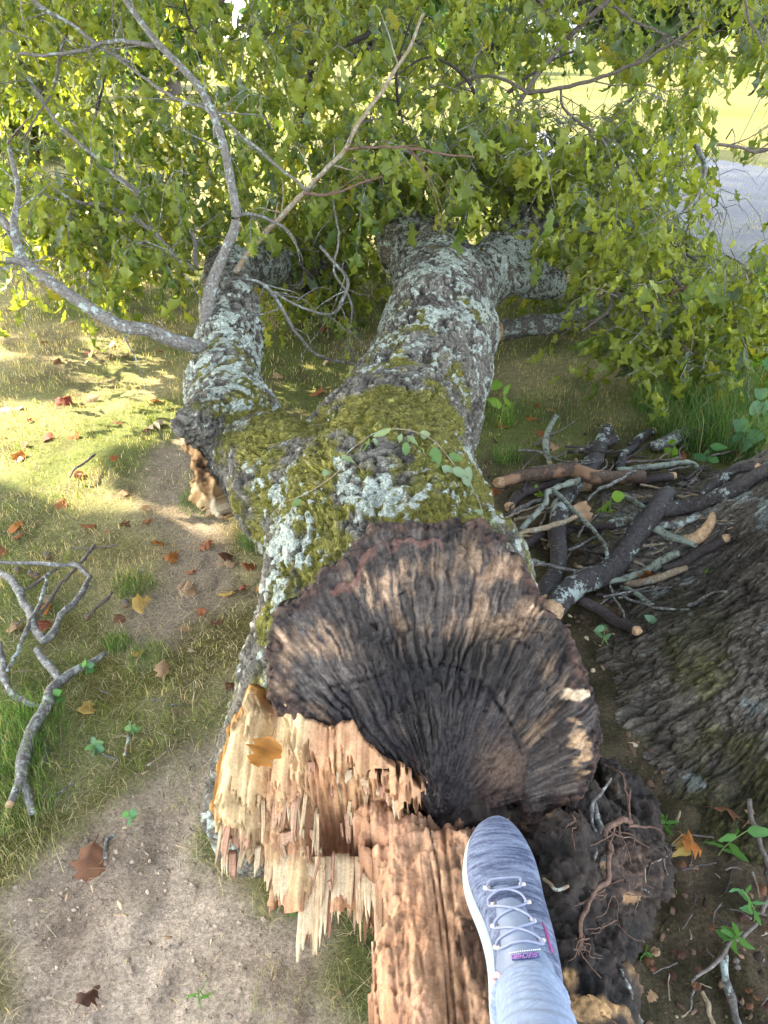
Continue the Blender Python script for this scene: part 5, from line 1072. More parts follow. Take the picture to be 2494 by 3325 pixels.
# ------------------------------------------------------------------ grass
def grass():
    r = np.random.default_rng(3); bl_ = []
    n = 245000; y = .45+11.5*r.uniform(0, 1, n)**1.7; x = r.uniform(-1, 1, n)*(1.0+y*.62)
    bare, track, dark, dry, moss = gmask(x, y)
    cl = fbm(P3(x*6, y*6), 3, 77); cl2 = fbm(P3(x*17, y*17), 2, 79)
    leftg = np.exp(-((x+.85)**2/.35**2+(y-1.35)**2/.45**2))
    dens = np.clip(.36+.6*cl+.5*cl2+.38*sstep(2, 3, y)+.8*leftg, 0.02, 1)*(1-.96*bare)*(1-.78*track)*(1-.93*dark)*(1-.5*moss*(y < 2.3)*(1-leftg))
    k = r.uniform(0, 1, n) < dens; x, y, dry, cl, lg, dk_ = x[k], y[k], dry[k], cl[k], leftg[k], dark[k]
    ux, uy = proj(np.stack([x, y, 0*x], -1)); k = ~((ux > 850) & (ux < 2150) & (uy > 1600) & (uy < 3500)); x, y, dry, cl, lg, dk_ = (q[k] for q in (x, y, dry, cl, lg, dk_))
    hgt = r.uniform(.012, .034, len(x))*(1+.7*np.clip(cl, 0, 1))*(1+.4*lg); wd = .0009+.0009*np.clip(y, 1, 6)*.6
    gcol = mix((.095, .155, .03), (.20, .25, .065), r.uniform(0, 1, len(x))); scol = mix((.40, .33, .17), (.60, .53, .31), r.uniform(0, 1, len(x)))
    isd = r.uniform(0, 1, len(x)) < np.clip(dry*.55+.36-.6*lg-.25*(x > .3), 0.06, .85); c = np.where(isd[:, None], scol, gcol)
    bl_.append((x, y, hgt, wd, c, .55))
    # long clump of grass at the right and tufts
    for (cx_, cy_, n2, sp, hh2, col) in ((2330,1400,2600,.30,.28,(.12,.22,.06)),(2200,1330,900,.22,.18,(.10,.19,.05)),(2480,1450,1500,.25,.30,(.14,.24,.07)),(2494,1250,900,.3,.25,(.12,.22,.06)),(1650,1500,350,.06,.09,(.08,.16,.04)),(1600,1350,500,.15,.09,(.09,.16,.04)),(1900,1330,600,.3,.10,(.11,.19,.05)),(430,1900,350,.07,.07,(.08,.15,.03)),(380,2090,250,.04,.06,(.08,.17,.03)),(480,2130,260,.06,.06,(.11,.17,.05)),(860,1750,500,.10,.09,(.06,.13,.035)),(700,1620,500,.14,.07,(.08,.15,.04)),(500,1385,30,.02,.12,(.16,.24,.04)),(1640,1390,60,.04,.16,(.12,.22,.04)),(1990,1760,200,.09,.05,(.05,.12,.03)),(2160,1790,200,.06,.06,(.05,.12,.03)),(640,2560,120,.08,.05,(.13,.15,.06)),(900,3250,120,.06,.04,(.2,.2,.11)),(60,2750,350,.10,.06,(.2,.21,.11)),(30,2600,500,.12,.08,(.12,.2,.05)),(40,2400,900,.13,.09,(.09,.19,.035)),(900,2960,60,.05,.07,(.18,.2,.08)),(1120,3220,90,.05,.04,(.18,.19,.09))):
        p = atz(cx_, cy_, 0); a = r.uniform(0, 6.28, n2); rr_ = sp*np.sqrt(r.uniform(0, 1, n2)); x2 = p[0]+rr_*np.cos(a); y2 = p[1]+rr_*np.sin(a)
        c2 = np.array(col)*r.uniform(.6, 1.5, (n2, 1)); c2 = np.where(r.uniform(0, 1, (n2, 1)) < .12, np.array([[.4, .36, .2]]), c2)
        bl_.append((x2, y2, hh2*r.uniform(.4, 1, n2), np.full(n2, .0016+.0018*(hh2 > .15)), c2, .5))
    # straw litter lying on the thin turf
    n3 = 17000; x3 = r.uniform(-1.6, .1, n3); y3 = r.uniform(.6, 2.6, n3); b3 = gmask(x3, y3)[0]; k = r.uniform(0, 1, n3) > b3*.95; x3, y3 = x3[k], y3[k]
    bl_.append((x3, y3, r.uniform(.03, .07, len(x3)), np.full(len(x3), .0011), mix((.36, .30, .19), (.52, .46, .32), r.uniform(0, 1, len(x3))), 2.6))
    VV, CC = [], []
    for x, y, hg, wd, c, lean in bl_:
        m = len(x); a = r.uniform(0, 6.28, m); l = np.abs(r.normal(lean, .25, m)); b = r.uniform(0, 6.28, m); z = gh(x, y)-.003
        d = np.stack([np.cos(a), np.sin(a)], -1); s = np.stack([-np.sin(b), np.cos(b)], -1)*wd[:, None]/2; p = np.stack([x, y], -1)
        hz = hg/np.sqrt(1+l*l); lz = hg*l/np.sqrt(1+l*l)
        v0 = np.c_[p-s, z]; v1 = np.c_[p+s, z]; m_ = p+d*(lz*.35)[:, None]; v2 = np.c_[m_-s*.8, z+hz*.65]; v3 = np.c_[m_+s*.8, z+hz*.65]; v4 = np.c_[p+d*lz[:, None], z+hz]
        VV.append(np.stack([v0, v1, v3, v2, v4], 1).reshape(-1, 3)); CC.append(np.repeat(c, 5, 0))
    V = np.concatenate(VV); i = np.arange(len(V)//5)*5; print('blades', len(i))
    me = mesh('grass', V, [np.stack([i, i+1, i+2, i+3], -1), np.stack([i+3, i+2, i+4], -1)], M['grass'], True, np.concatenate(CC))
    o = kind(obj('grass', me), 'stuff'); tag(o, 'short green and straw coloured grass growing over the lawn and soil', 'grass')
grass()
# crumbs of soil, bark and nutshell litter
def litter():
    r = np.random.default_rng(9)
    ico = np.array([(0, 0, 1), (.89, 0, .45), (.28, .85, .45), (-.72, .53, .45), (-.72, -.53, .45), (.28, -.85, .45), (.72, .53, -.45), (-.28, .85, -.45), (-.89, 0, -.45), (-.28, -.85, -.45), (.72, -.53, -.45), (0, 0, -1)])
    tri = np.array([(0,1,2),(0,2,3),(0,3,4),(0,4,5),(0,5,1),(1,6,2),(2,7,3),(3,8,4),(4,9,5),(5,10,1),(6,7,2),(7,8,3),(8,9,4),(9,10,5),(10,6,1),(11,7,6),(11,8,7),(11,9,8),(11,10,9),(11,6,10)])
    for nm, n, x0, x1, y0, y1, dk, lab in (('wood_chips', 900, -.75, .15, .35, 1.45, 2, 'pale torn wood chips and slivers scattered under the splintered break'), ('soil_crumbs', 11000, -1.2, .3, .3, 2.0, 0, 'loose tan soil crumbs scattered over the bare patch'), ('leaf_mould_bits', 7500, .25, 1.6, .2, 3.2, 1, 'dark chips and nutshell bits covering the soil right of the roots')):
        x = r.uniform(x0, x1, n); y = r.uniform(y0, y1, n); b, t, d, _, _ = gmask(x, y); k = r.uniform(0, 1, n) < ((.15+.85*np.exp(-((x+.30)**2+(y-.85)**2)/.10)) if dk == 2 else d if dk else np.maximum(b, t*.7)); x, y = x[k], y[k]; n = len(x)
        s = (.0012+.006*r.uniform(0, 1, n)**5)*(1.0, 1.9, .62)[dk]; A = r.normal(0, 1, (n, 3, 3)); Qm = np.linalg.qr(A)[0]; sc_ = np.stack([s*r.uniform(.7, 6. if dk == 2 else 2.2 if dk else 1.4, n), s*r.uniform(.6, 1.1, n), s*r.uniform(.3, .9, n)], -1)
        v = np.einsum('nij,vj->nvi', Qm*sc_[:, None, :], ico)+r.normal(0, .12, (n, 12, 3))*s[:, None, None]+np.stack([x, y, gh(x, y)-.008*(0 if dk else 1)], -1)[:, None]
        c = mix((.22, .17, .13), (.50, .40, .30), r.uniform(0, 1, n)) if not dk else mix((.035, .025, .018), (.20, .13, .08), r.uniform(0, 1, n)**2)
        if dk == 2: c = mix((.40, .27, .16), (.66, .52, .34), r.uniform(0, 1, n))
        if dk == 1: c = np.where(r.uniform(0, 1, (n, 1)) < .06, np.array([[.42, .34, .22]]), c)
        me = mesh(nm, v.reshape(-1, 3), (tri[None]+(np.arange(n)*12)[:, None, None]).reshape(-1, 3), M['wood'], False, np.repeat(c, 12, 0))
        tag(kind(obj(nm, me), 'stuff'), lab, 'litter')
litter()

# ------------------------------------------------------------------ fallen leaves
DC = {'brown': (.20, .095, .05), 'rust': (.30, .11, .045), 'orange': (.45, .17, .04), 'tan': (.42, .27, .15), 'gold': (.55, .36, .10), 'amber': (.42, .19, .045), 'pale': (.50, .40, .27), 'red': (.28, .07, .04), 'dark': (.10, .05, .035), 'yellow': (.60, .42, .12), 'green': (.13, .22, .03)}
def dead_mesh(col, seed, kd):
    v, q_ = leaf_proto(kd, 12, seed, 1.0, .42); r = np.random.default_rng(seed); v = v.copy(); v[:, 1] += .06*np.sin(v[:, 0]*9+seed)+.05*np.sin(v[:, 2]*8)
    c = np.array(DC[col])*(1+.25*fbm(v*6+seed, 3, seed))[:, None]; c[1::3] *= .7
    # petiole
    st_ = np.array([(-.012, 0, 0), (.012, 0, 0), (.008, .05, .22), (-.008, .05, .22)]); n = len(v); v = np.vstack([v, st_]); c = np.vstack([c, np.tile(np.array(DC[col])*.5, (4, 1))])
    return mesh('fallen_leaf', v, np.vstack([q_, [[n, n+1, n+2, n+3]]]), M['dead'], True, c)
DM = {}
def dleaf(x, y, sz, col, label, group='fallen dead leaves', z=None, ang=None, kd='maple', tilt=None):
    r = np.random.default_rng(int(x*7+y*13) & 0xffff); key = (col, int(r.integers(0, 4)), kd)
    if key not in DM: DM[key] = dead_mesh(col, 300+len(DM), kd)
    p = atz(x, y, 0) if z is None else atz(x, y, z); g = (float(gh(p[0], p[1])) if z is None else z)+.012+sz*.0
    s = sz*depth(p)/F*.98
    o = bpy.data.objects.new('fallen_leaf', DM[key]); COL.objects.link(o); a = r.uniform(0, 6.28) if ang is None else ang
    t1_ = r.normal(0, .22) if tilt is None else tilt
    Rm = Matrix.Rotation(a, 4, 'Z')@Matrix.Rotation(t1_, 4, 'Y')@Matrix.Rotation(-math.pi/2+r.normal(0, .15), 4, 'X')
    o.matrix_world = Matrix.Translation((p[0], p[1], g+.004))@Rm@Matrix.Scale(s*1.35, 4)@Matrix.Translation((0, 0, .5)); tag(o, label, 'leaf', group); return o
for a_ in ((286,2834,125,'brown','large curled brown maple leaf on the bare soil'),(300,3240,75,'dark','dark curled leaf near the bottom left'),(565,1917,110,'tan','large pale brown maple leaf beside the worn track'),(732,1920,55,'gold','yellow leaf left of the trunk base'),(774,1908,40,'red','small reddish leaf close to the yellow one by the trunk base'),(819,1838,50,'rust','rusty leaf leaning at the trunk side'),(747,1800,62,'brown','brown curled leaf above the rusty one by the trunk'),(735,1830,45,'tan','tan leaf half under the brown curled one'),(572,1805,62,'orange','folded orange leaf on the worn track'),(618,1848,35,'rust','small rust leaf right of the folded orange one'),(478,1955,75,'gold','ragged yellow-brown leaf left of the large pale one'),(442,2121,45,'gold','small golden leaf above the tan lobed one'),(535,2187,60,'tan','tan lobed leaf on the mossy soil'),(289,2288,65,'gold','pale gold leaf right of the forked grey stick'),(624,2109,30,'pale','tiny pale leaf by itself on the mossy soil'),(759,2225,45,'brown','brown leaf upright against the trunk base'),(135,1978,50,'orange','curled orange leaf inside the hooked stick'),(150,1945,42,'pale','pale upright leaf above the curled orange one'),(145,2040,45,'red','dull red leaf in the bend of the hooked stick'),(45,2030,50,'tan','tan leaf left of the hooked stick'),(35,1708,65,'orange','long curled orange leaf near the left edge'),(290,1705,50,'rust','rust leaf low on the shaded lawn'),(413,1706,42,'brown','brown leaf standing in the shaded grass'),(275,1545,55,'rust','rusty curled leaf at the edge of the sunlit grass'),(70,1490,50,'orange','orange leaf standing in the sunlit grass at left'),(72,1447,36,'rust','small rust leaf above the standing orange one'),(150,1422,42,'red','reddish leaf in the sunlit grass'),(40,1325,60,'pale','pale flat leaf at the left end of the sunlit lawn'),(195,1312,65,'red','dark red crumpled leaf in the lawn shade edge'),(298,1300,50,'tan','tan pointed leaf in the sunlit lawn'),(520,1308,50,'orange','bright orange leaf left of the left limb'),(495,1395,60,'pale','pale domed leaf left of the broken stub'),(390,1378,34,'rust','small rusty leaf in the middle of the sunlit lawn'),(475,1660,30,'tan','small tan leaf near the twig on the lawn'),(57,1745,30,'rust','small rust leaf above the hooked stick'),(5,1790,45,'rust','rust leaf cut by the left edge'),(300,1155,36,'rust','rusty leaf in the shade band of the lawn'),(410,1160,30,'tan','tan leaf near the grey side branch'),(1020,1270,60,'rust','rust leaf in the sun between the two limbs'),(900,1230,40,'tan','tan leaf in the sun behind the left limb'),(1615,1390,62,'rust','rusty leaf beside the right side of the trunk'),(1775,1407,62,'rust','rounded rust leaf behind the standing lichen stick'),(1805,1455,70,'tan','tan lobed leaf behind the peeled branch'),(1655,1483,58,'brown','shiny brown leaf right of the trunk'),(1720,1362,35,'orange','small orange leaf in the far grass'),(1745,1325,30,'rust','tiny rust leaf farthest in the right grass'),(1790,1340,30,'tan','tiny tan leaf beside the lichen stick top'),(1595,1612,52,'rust','rust leaf at the trunk foot near the vine'),(2105,2025,72,'red','glossy red-brown leaf behind the small green plant'),(2035,3115,40,'rust','small rust leaf below the root mass'),(2030,1500,35,'brown','brown leaf bit at the back of the pile'),(2200,1480,45,'rust','rust leaf under the weeds at the right'),(230,1420,44,'orange','orange leaf in the middle of the sunlit lawn'),(200,1640,42,'rust','rust leaf in the shade below the sunlit lawn'),(395,1600,44,'tan','tan leaf at the shade edge of the lawn'),(650,1990,34,'rust','small rust leaf by the trunk side'),(390,2010,38,'brown','brown leaf between the twigs and the large pale one'),(520,1760,46,'orange','orange leaf left of the worn track'),(600,2035,40,'tan','tan leaf on the turf below the large pale one'),(700,2010,50,'brown','brown leaf below the yellow one left of the trunk'),(840,1905,42,'amber','amber leaf tucked against the trunk base'),(660,1770,48,'rust','rust leaf at the upper end of the worn track')):
    dleaf(*a_)
dleaf(1905, 1665, 70, 'tan', 'tan leaf caught on top of the branch pile', z=.10)
dleaf(2108, 1875, 60, 'orange', 'bright orange leaf strip stuck upright in the pile', z=.06, tilt=1.1, ang=1.4)
dleaf(2140, 1960, 70, 'tan', 'frayed tan bark strip leaning on the pile', z=.04, ang=.4, tilt=.9)
dleaf(2255, 2790, 125, 'yellow', 'large yellow and orange leaf on the dark soil at right', ang=.2, tilt=.1)
dleaf(2262, 2750, 80, 'orange', 'orange folded leaf half on top of the large yellow one', ang=1.5, z=.02)
dleaf(2400, 2650, 120, 'brown', 'dry curled brown oak leaf under the standing trunk', kd='oak', ang=1.2, z=.03)
dleaf(2470, 2640, 110, 'tan', 'dry tan oak leaf at the right edge under the standing trunk', kd='oak', ang=2.2, z=.04)
dleaf(2400, 2560, 0.1, 'brown', 'x') if False else None
lf_ = dleaf(885, 2525, 110, 'amber', 'amber dead leaf stuck on the splintered pale wood', ang=0, tilt=0)
uv = SPL.uv(np.array([880.]), np.array([2520.]))[0]; p_ = SPL.pt(uv[0], uv[1], .095); z_ = nrm(SPL.v+.35*SPL.u); x_ = nrm(np.cross(SPL.n, z_)); y_ = np.cross(z_, x_)
Rm = np.eye(4); s_l = .085; Rm[:3, 0] = x_*s_l; Rm[:3, 1] = y_*s_l; Rm[:3, 2] = z_*s_l; Rm[:3, 3] = p_+z_*s_l*.5; lf_.matrix_world = Matrix(Rm.tolist())
rd_ = np.random.default_rng(44)
for i in range(34):
    x, y = rd_.uniform(0, 1150), rd_.uniform(900, 1750)
    if 560 < x < 900 and y > 800 or x > 950 and y > 1200: continue
    dleaf(x, y, rd_.uniform(18, 34), ['rust', 'tan', 'brown', 'pale'][i % 4], 'small dead leaf scattered on the lawn', 'small dead leaves on the lawn')
for i in range(26):
    x, y = rd_.uniform(2050, 2494), rd_.uniform(2750, 3325); dleaf(x, y, rd_.uniform(18, 42), ['dark', 'brown', 'brown', 'tan'][i % 4], 'dark leaf fragment lying in the leaf mould', 'leaf fragments in the leaf mould')
# acorns
def acorn(x, y, sz, lab):
    p = atz(x, y, 0); r_ = sz*depth(p)/F/2; e = empty('acorn', (p[0], p[1], float(gh(p[0], p[1]))), lab, 'acorn', 'acorns on the turf')
    a = np.linspace(0, np.pi, 9); rr_ = np.sin(a)*r_; z = -np.cos(a)*r_*1.1+r_; ph = np.linspace(0, 2*np.pi, 12, endpoint=False)
    V = np.stack([np.outer(rr_, np.cos(ph)), np.outer(rr_, np.sin(ph)), np.repeat(z[:, None], 12, 1)], -1); i = np.arange(8*12); a0 = (i//12)*12+i % 12; b0 = (i//12)*12+(i+1) % 12
    Q_ = np.stack([a0, b0, b0+12, a0+12], -1); o = bpy.data.objects.new('nut', mesh('nut', V.reshape(-1, 3), Q_, M['acorn'])); COL.objects.link(o); o.parent = e
    cp_ = V[5:].reshape(-1, 3)*np.array([1.12, 1.12, 1.05]); i = np.arange(3*12); a0 = (i//12)*12+i % 12; b0 = (i//12)*12+(i+1) % 12; o = bpy.data.objects.new('cap', mesh('cap', cp_, np.stack([a0, b0, b0+12, a0+12], -1), M['twig'])); COL.objects.link(o); o.parent = e
M['acorn'] = barkmat('acorn_shell', (.20, .12, .06), (.33, .22, .12), rough=.5)
for x, y, s, l in ((155,1807,24,'acorn lying above the hooked grey stick'),(57,1853,22,'leftmost acorn under the hooked stick'),(101,1864,20,'acorn in the middle of the group under the hooked stick'),(120,1873,20,'rightmost acorn of the group under the hooked stick'),(407,1960,24,'acorn left of the large pale brown leaf'),(285,2010,20,'pale acorn right of the hooked stick'),(2385,3130,22,'acorn on the leaf mould at lower right'),(2390,3150,20,'acorn just below another on the leaf mould')): acorn(x, y, s, l)

# ------------------------------------------------------------------ small plants
LAN = [leaf_proto('lance', 7, s, .5, .2) for s in range(3)]; BRO = []
for s in range(3):
    v, q_ = leaf_proto('lance', 8, s+9, .4, .18); v = v.copy(); v[:, 0] *= 1.7; BRO.append((v, q_))
PM = {}
def pleaf(kd, j, col):
    key = (kd, j, col)
    if key not in PM:
        v, q_ = {'lan': LAN, 'bro': BRO, 'oak': OAK}[kd][j]; PM[key] = mesh('leaf', v, q_, M['weed'], True, np.tile(np.array(col)*(1+.12*((np.arange(len(v)) % 3) == 1))[:, None], (1, 1)))
    return PM[key]
rp_ = np.random.default_rng(21)
def plant(x, y, hgt, nleaf, ls, kd, col, label, cat='plant', name='small_plant', bend=0.1, z=0., group=None, lean=(0, 0)):
    p = atz(x, y, z); z0 = max(z, float(gh(p[0], p[1]))); e = empty(name, (p[0], p[1], z0), label, cat, group)
    a = rp_.uniform(0, 6.28); st = [np.array([p[0]+bend*hgt*t*t*math.cos(a)+lean[0]*t, p[1]+bend*hgt*t*t*math.sin(a)+lean[1]*t, z0+hgt*t-.005]) for t in (0, .33, .66, 1)]
    V, Q, T_, C, *_ = tube(st, [.0016+hgt*.006, .001], 10, 6, .05, 3); child('stem', mesh('stem', V, [Q, T_], M['stem']), e)
    for k in range(nleaf):
        t = .25+.75*(k+1)/nleaf; i = min(int(t*9), 9); b = k*2.4+rp_.uniform(-.4, .4); up_ = rp_.uniform(-.1, .5)
        place_leaf(pleaf(kd, k % 3, col), e, C[i], np.array([math.cos(b), math.sin(b), up_]), ls*rp_.uniform(.75, 1.15), rp_.normal(math.pi/2, .3)+0)
M['stem'] = barkmat('green_stem', (.10, .16, .04), (.16, .22, .07), rough=.6)
g1_, g2_, g3_ = (.16, .30, .03), (.08, .20, .05), (.10, .24, .10)
plant(2255,2010,.13,4,.085,'bro',g1_,'bright green seedling with broad leaves at the pile edge')
plant(2120,2110,.09,8,.05,'lan',(.16,.28,.17),'pale blue-green leafy seedling below the red-brown leaf')
plant(1955,2100,.07,5,.05,'lan',(.13,.25,.14),'small pale green seedling near the charred face')
plant(1965,1720,.12,6,.045,'bro',(.2,.36,.05),'bright young sprout in the middle of the pile')
plant(2175,1500,.10,5,.05,'bro',g1_,'yellow-green sprout behind the grey lichen stick')
plant(1745,1625,.06,5,.025,'bro',g1_,'tiny sprout left of the forked pale stick')
plant(2155,2690,.03,7,.035,'lan',g2_,'small green rosette at the foot of the standing trunk')
plant(2330,2780,.08,6,.05,'lan',g2_,'narrow-leaved green sprig by the yellow leaf', bend=.6)
plant(2450,2990,.08,10,.032,'lan',g3_,'feathery green weed at the right edge over the twig', bend=.5)
plant(2360,3070,.07,12,.030,'lan',g2_,'narrow-leaved weed at the fork of the bent twig', bend=.3)
plant(2090,3110,.02,6,.02,'bro',g2_,'tiny clover sprout below the root mass')
plant(650,3265,.04,6,.032,'lan',g2_,'green sprig at the bottom edge of the bare soil')
plant(425,2660,.03,6,.025,'bro',g3_,'tiny green sprout in the bare soil')
plant(985,3010,.05,4,.028,'bro',g2_,'small green vine leaves beside the long splinters')
plant(435,2380,.03,7,.022,'bro',(.13,.25,.13),'pale green weed above the bare soil')
plant(310,2440,.03,9,.026,'bro',(.13,.25,.13),'blue-green weed patch on the mossy soil')
plant(190,2290,.05,6,.03,'bro',g2_,'small green weed beside the forked grey stick')
plant(285,2190,.05,8,.028,'bro',g3_,'trailing green weed right of the stick fork')
plant(1630,1370,.18,5,.10,'lan',(.16,.30,.05),'upright grass-like weed right of the trunk')
plant(2290,1520,.10,6,.06,'lan',g3_,'low leafy weed behind the long dark branch')
for i, (x, y, hgt, kd, cc2) in enumerate(((2440,1440,.25,'bro',(.15,.27,.15)),(2480,1380,.35,'bro',(.15,.27,.15)),(2380,1490,.15,'bro',(.12,.25,.14)),(2420,1250,.45,'bro',g1_),(2470,1180,.5,'oak',(.17,.26,.05)),(2350,1230,.45,'bro',(.14,.24,.05)),(2490,1080,.7,'bro',(.18,.30,.05)),(2300,1290,.4,'oak',(.13,.2,.04)),(2540,1300,.5,'bro',g1_),(2420,1120,.55,'bro',g1_),(2540,1420,.4,'bro',g3_),(2250,1240,.35,'oak',(.13,.2,.04)))):
    plant(x, y, hgt, 12 if hgt > .3 else 7, .085 if hgt > .2 else .07, kd, cc2, 'leafy green weed '+['beside the long grass clump, lowest of the thicket', 'with broad pale leaves touching the right edge', 'short one left of the pale broad-leaved weed', 'rising through the middle of the long grass', 'with lobed leaves high at the right edge', 'left of the lobed one in the thicket', 'tallest, topmost at the right edge', 'with dark lobed leaves at the left end of the thicket', 'half cut by the right edge', 'second tallest under the road', 'small one half outside the right edge', 'low lobed seedling near the hanging leaves'][i], 'weed', 'weed', .3, 0, 'weeds at the right edge')
# wilted vine lying over the trunk
VN = empty('vine', tuple(atd(1300, 1430, 1.9)), 'thin wilted vine with curled pale leaves lying across the mossy trunk', 'vine')
vine_px = [(930,1640),(1010,1600),(1100,1540),(1130,1480),(1190,1420),(1260,1400),(1330,1405),(1400,1440),(1460,1500),(1510,1570),(1545,1640),(1560,1700)]
def on_trunk(x, y):      # nearest trunk surface along the ray
    q_ = atd(x, y, 2.0); return q_
from mathutils.bvhtree import BVHTree
tob = bpy.data.objects['trunk']; bvh = BVHTree.FromPolygons([tuple(v) for v in getV(tm)], [tuple(p_.vertices) for p_ in tm.polygons])
def hit(x, y, off=.01):
    r_ = nrm(ray(x, y)); h_ = bvh.ray_cast(Vector((0, 0, H)), Vector(tuple(r_)), 8); return (np.array(h_[0])+np.array(h_[1])*off, np.array(h_[1])) if h_[0] else (atd(x, y, 2.2), np.array([0, 0, 1.]))
vp = np.array([hit(x, y)[0] for x, y in vine_px]); V, Q, T_, C, *_ = tube(vp, [.001, .0014, .001], 60, 6, .1, 3); child('stem', mesh('stem', V, [Q, T_], M['tanbark']), VN)
for i, (x, y) in enumerate([(1195,1430),(1230,1440),(1260,1415),(1290,1420),(1300,1450),(1335,1430),(1360,1420),(1380,1470),(1410,1470),(1430,1510),(1470,1530),(1495,1560),(1465,1490),(1530,1610),(1545,1660),(1060,1540),(960,1640),(1500,1520),(1115,1500),(1580,1680)]):
    p_, n_ = hit(x, y, .02); place_leaf(pleaf('lan', i % 3, (.20, .27, .16) if i % 4 else (.10, .18, .05)), VN, p_, np.array([rp_.normal(.2, .5), rp_.normal(-.3, .4), -.5]), rp_.uniform(.04, .06), rp_.uniform(0, 6))
for i, (x, y) in enumerate([(1752,1290-410),(1745,800),(1735,830),(1765,850),(1760,820)]):
    place_leaf(oakm[i], TREE, atd(x, y-20, 3.5), np.array([rp_.normal(0, .3), 0, -1]), .11, rp_.uniform(0, 6))

# ------------------------------------------------------------------ person: foot in a knit shoe and pale leggings
SZ = .485
PERSON = empty('person', (.17, .5, SZ), 'person seen only as one foot in a grey-blue knit slip-on shoe and pale grey leggings', 'person')
rows = np.array([2676, 2690, 2715, 2750, 2800, 2850, 2900, 2950, 3000, 3050, 3100, 3150, 3220, 3300, 3380, 3420], float)
xl = np.array([1590, 1548, 1525, 1510, 1502, 1501, 1510, 1528, 1551, 1567, 1579, 1586, 1588, 1590, 1605, 1650], float)
xr = np.array([1634, 1668, 1690, 1712, 1737, 1753, 1763, 1770, 1780, 1790, 1798, 1806, 1818, 1832, 1835, 1790], float)
EL = atz(xl, rows, SZ+.02); ER = atz(xr, rows, SZ+.02); CEN = (EL+ER)/2
def shoe_section(z_lo, z_hi_fn, inset, nph=28, expo=2.3):
    V = []
    for i in range(len(rows)):
        c = CEN[i]; hw = np.linalg.norm(ER[i]-EL[i])/2-inset; hw = max(hw, .004); d = nrm(ER[i]-EL[i]); zt = z_hi_fn(i)
        for k in range(nph):
            ph = 2*np.pi*k/nph; cx_ = math.copysign(abs(math.cos(ph))**(2/expo), math.cos(ph)); sz_ = math.copysign(abs(math.sin(ph))**(2/expo), math.sin(ph))
            V.append(c*[1, 1, 0]+d*[1, 1, 0]*hw*cx_+np.array([0, 0, (zt+z_lo)/2+(zt-z_lo)/2*sz_]))
    n = len(rows); V = np.array(V); i = np.arange((n-1)*nph); a = i//nph*nph+i % nph; b = i//nph*nph+(i+1) % nph; Q_ = np.stack([a, b, b+nph, a+nph], -1)
    V = np.vstack([V, V[:nph].mean(0), V[-nph:].mean(0)]); s = np.arange(nph); T1 = np.stack([np.full(nph, n*nph), (s+1) % nph, s], -1); T2 = np.stack([np.full(nph, n*nph+1), (n-1)*nph+s, (n-1)*nph+(s+1) % nph], -1)
    return V, [Q_, np.concatenate([T1, T2])]
tops = np.array([.042, .050, .056, .062, .067, .070, .074, .080, .088, .098, .108, .116, .120, .118, .110, .09])
V, Fs = shoe_section(SZ-.004, lambda i: SZ+.030+.004*(i < 2), 0, 32, 3.2)
m, n, bs = newmat('shoe_sole_rubber'); n.links.new(mixc(n, noise(n, 40, 3), (.27, .34, .345), (.34, .41, .415)), bs.inputs['Base Color']); bs.inputs['Roughness'].default_value = .5; M['sole'] = m
SHOE = child('shoe', subdivide(mesh('shoe', V, Fs, M['sole'])), PERSON)
SHOE.data.polygons.foreach_set('use_smooth', np.ones(len(SHOE.data.polygons), bool)); SHOE.data.update()
V, Fs = shoe_section(SZ+.004, lambda i: SZ+tops[i], .0045, 36, 2.2); um = subdivide(subdivide(mesh('upper', V, Fs)))
um.polygons.foreach_set('use_smooth', np.ones(len(um.polygons), bool)); um.update()
def knit():
    m, n, bs = newmat('shoe_knit_fabric')
    s1 = noise(n, 1.0, 4, .6, (18, 240, 60)); s2 = noise(n, 1.0, 3, .7, (180, 900, 500)); s3 = noise(n, 1, 2, .5, (8, 55, 20))
    f = mul(n, mul(n, s1, .8), mul(n, s2, .5), 'ADD'); f = mul(n, f, mul(n, s3, .35), 'ADD')
    c = mixc(n, rampf(n, f, .70, .96), (.05, .062, .11), (.20, .23, .31))
    n.links.new(c, bs.inputs['Base Color']); bs.inputs['Roughness'].default_value = .85; bs.inputs['Specular IOR Level'].default_value = .15
    wv = N(n, 'ShaderNodeTexWave', wave_type='BANDS', bands_direction='Y'); wv.inputs['Scale'].default_value = 190; wv.inputs['Distortion'].default_value = 1.5; wv.inputs['Detail'].default_value = 1
    tc = N(n, 'ShaderNodeTexCoord'); n.links.new(tc.outputs['Object'], wv.inputs[0])
    pv = bump(n, bs, wv.outputs['Fac'], .5, .0012); bump(n, bs, s2, .6, .001, pv); return m
M['knit'] = knit(); um.materials.clear(); um.materials.append(M['knit']); child('upper', um, SHOE)
ub = BVHTree.FromPolygons([tuple(v) for v in getV(um)], [tuple(p_.vertices) for p_ in um.polygons])
def shit(x, y, off=.0):
    r_ = nrm(ray(x, y)); h_ = ub.ray_cast(Vector((0, 0, H)), Vector(tuple(r_)), 3)
    if h_[0] is None: return atz(x, y, SZ+.05)
    nn = np.array(h_[1]); nn = nn if nn[2] > 0 else -nn
    return np.array(h_[0])+nn*off
def shoe_tube(pts, rad, mat, name, off=.0012, n=30, sides=8):
    P_ = np.array([shit(x, y, off) for x, y in spline(np.array(pts, float), n)]); V, Q, T_, *_ = tube(P_, [rad], n, sides, .0, 1); return child(name, mesh(name, V, [Q, T_], mat), SHOE)
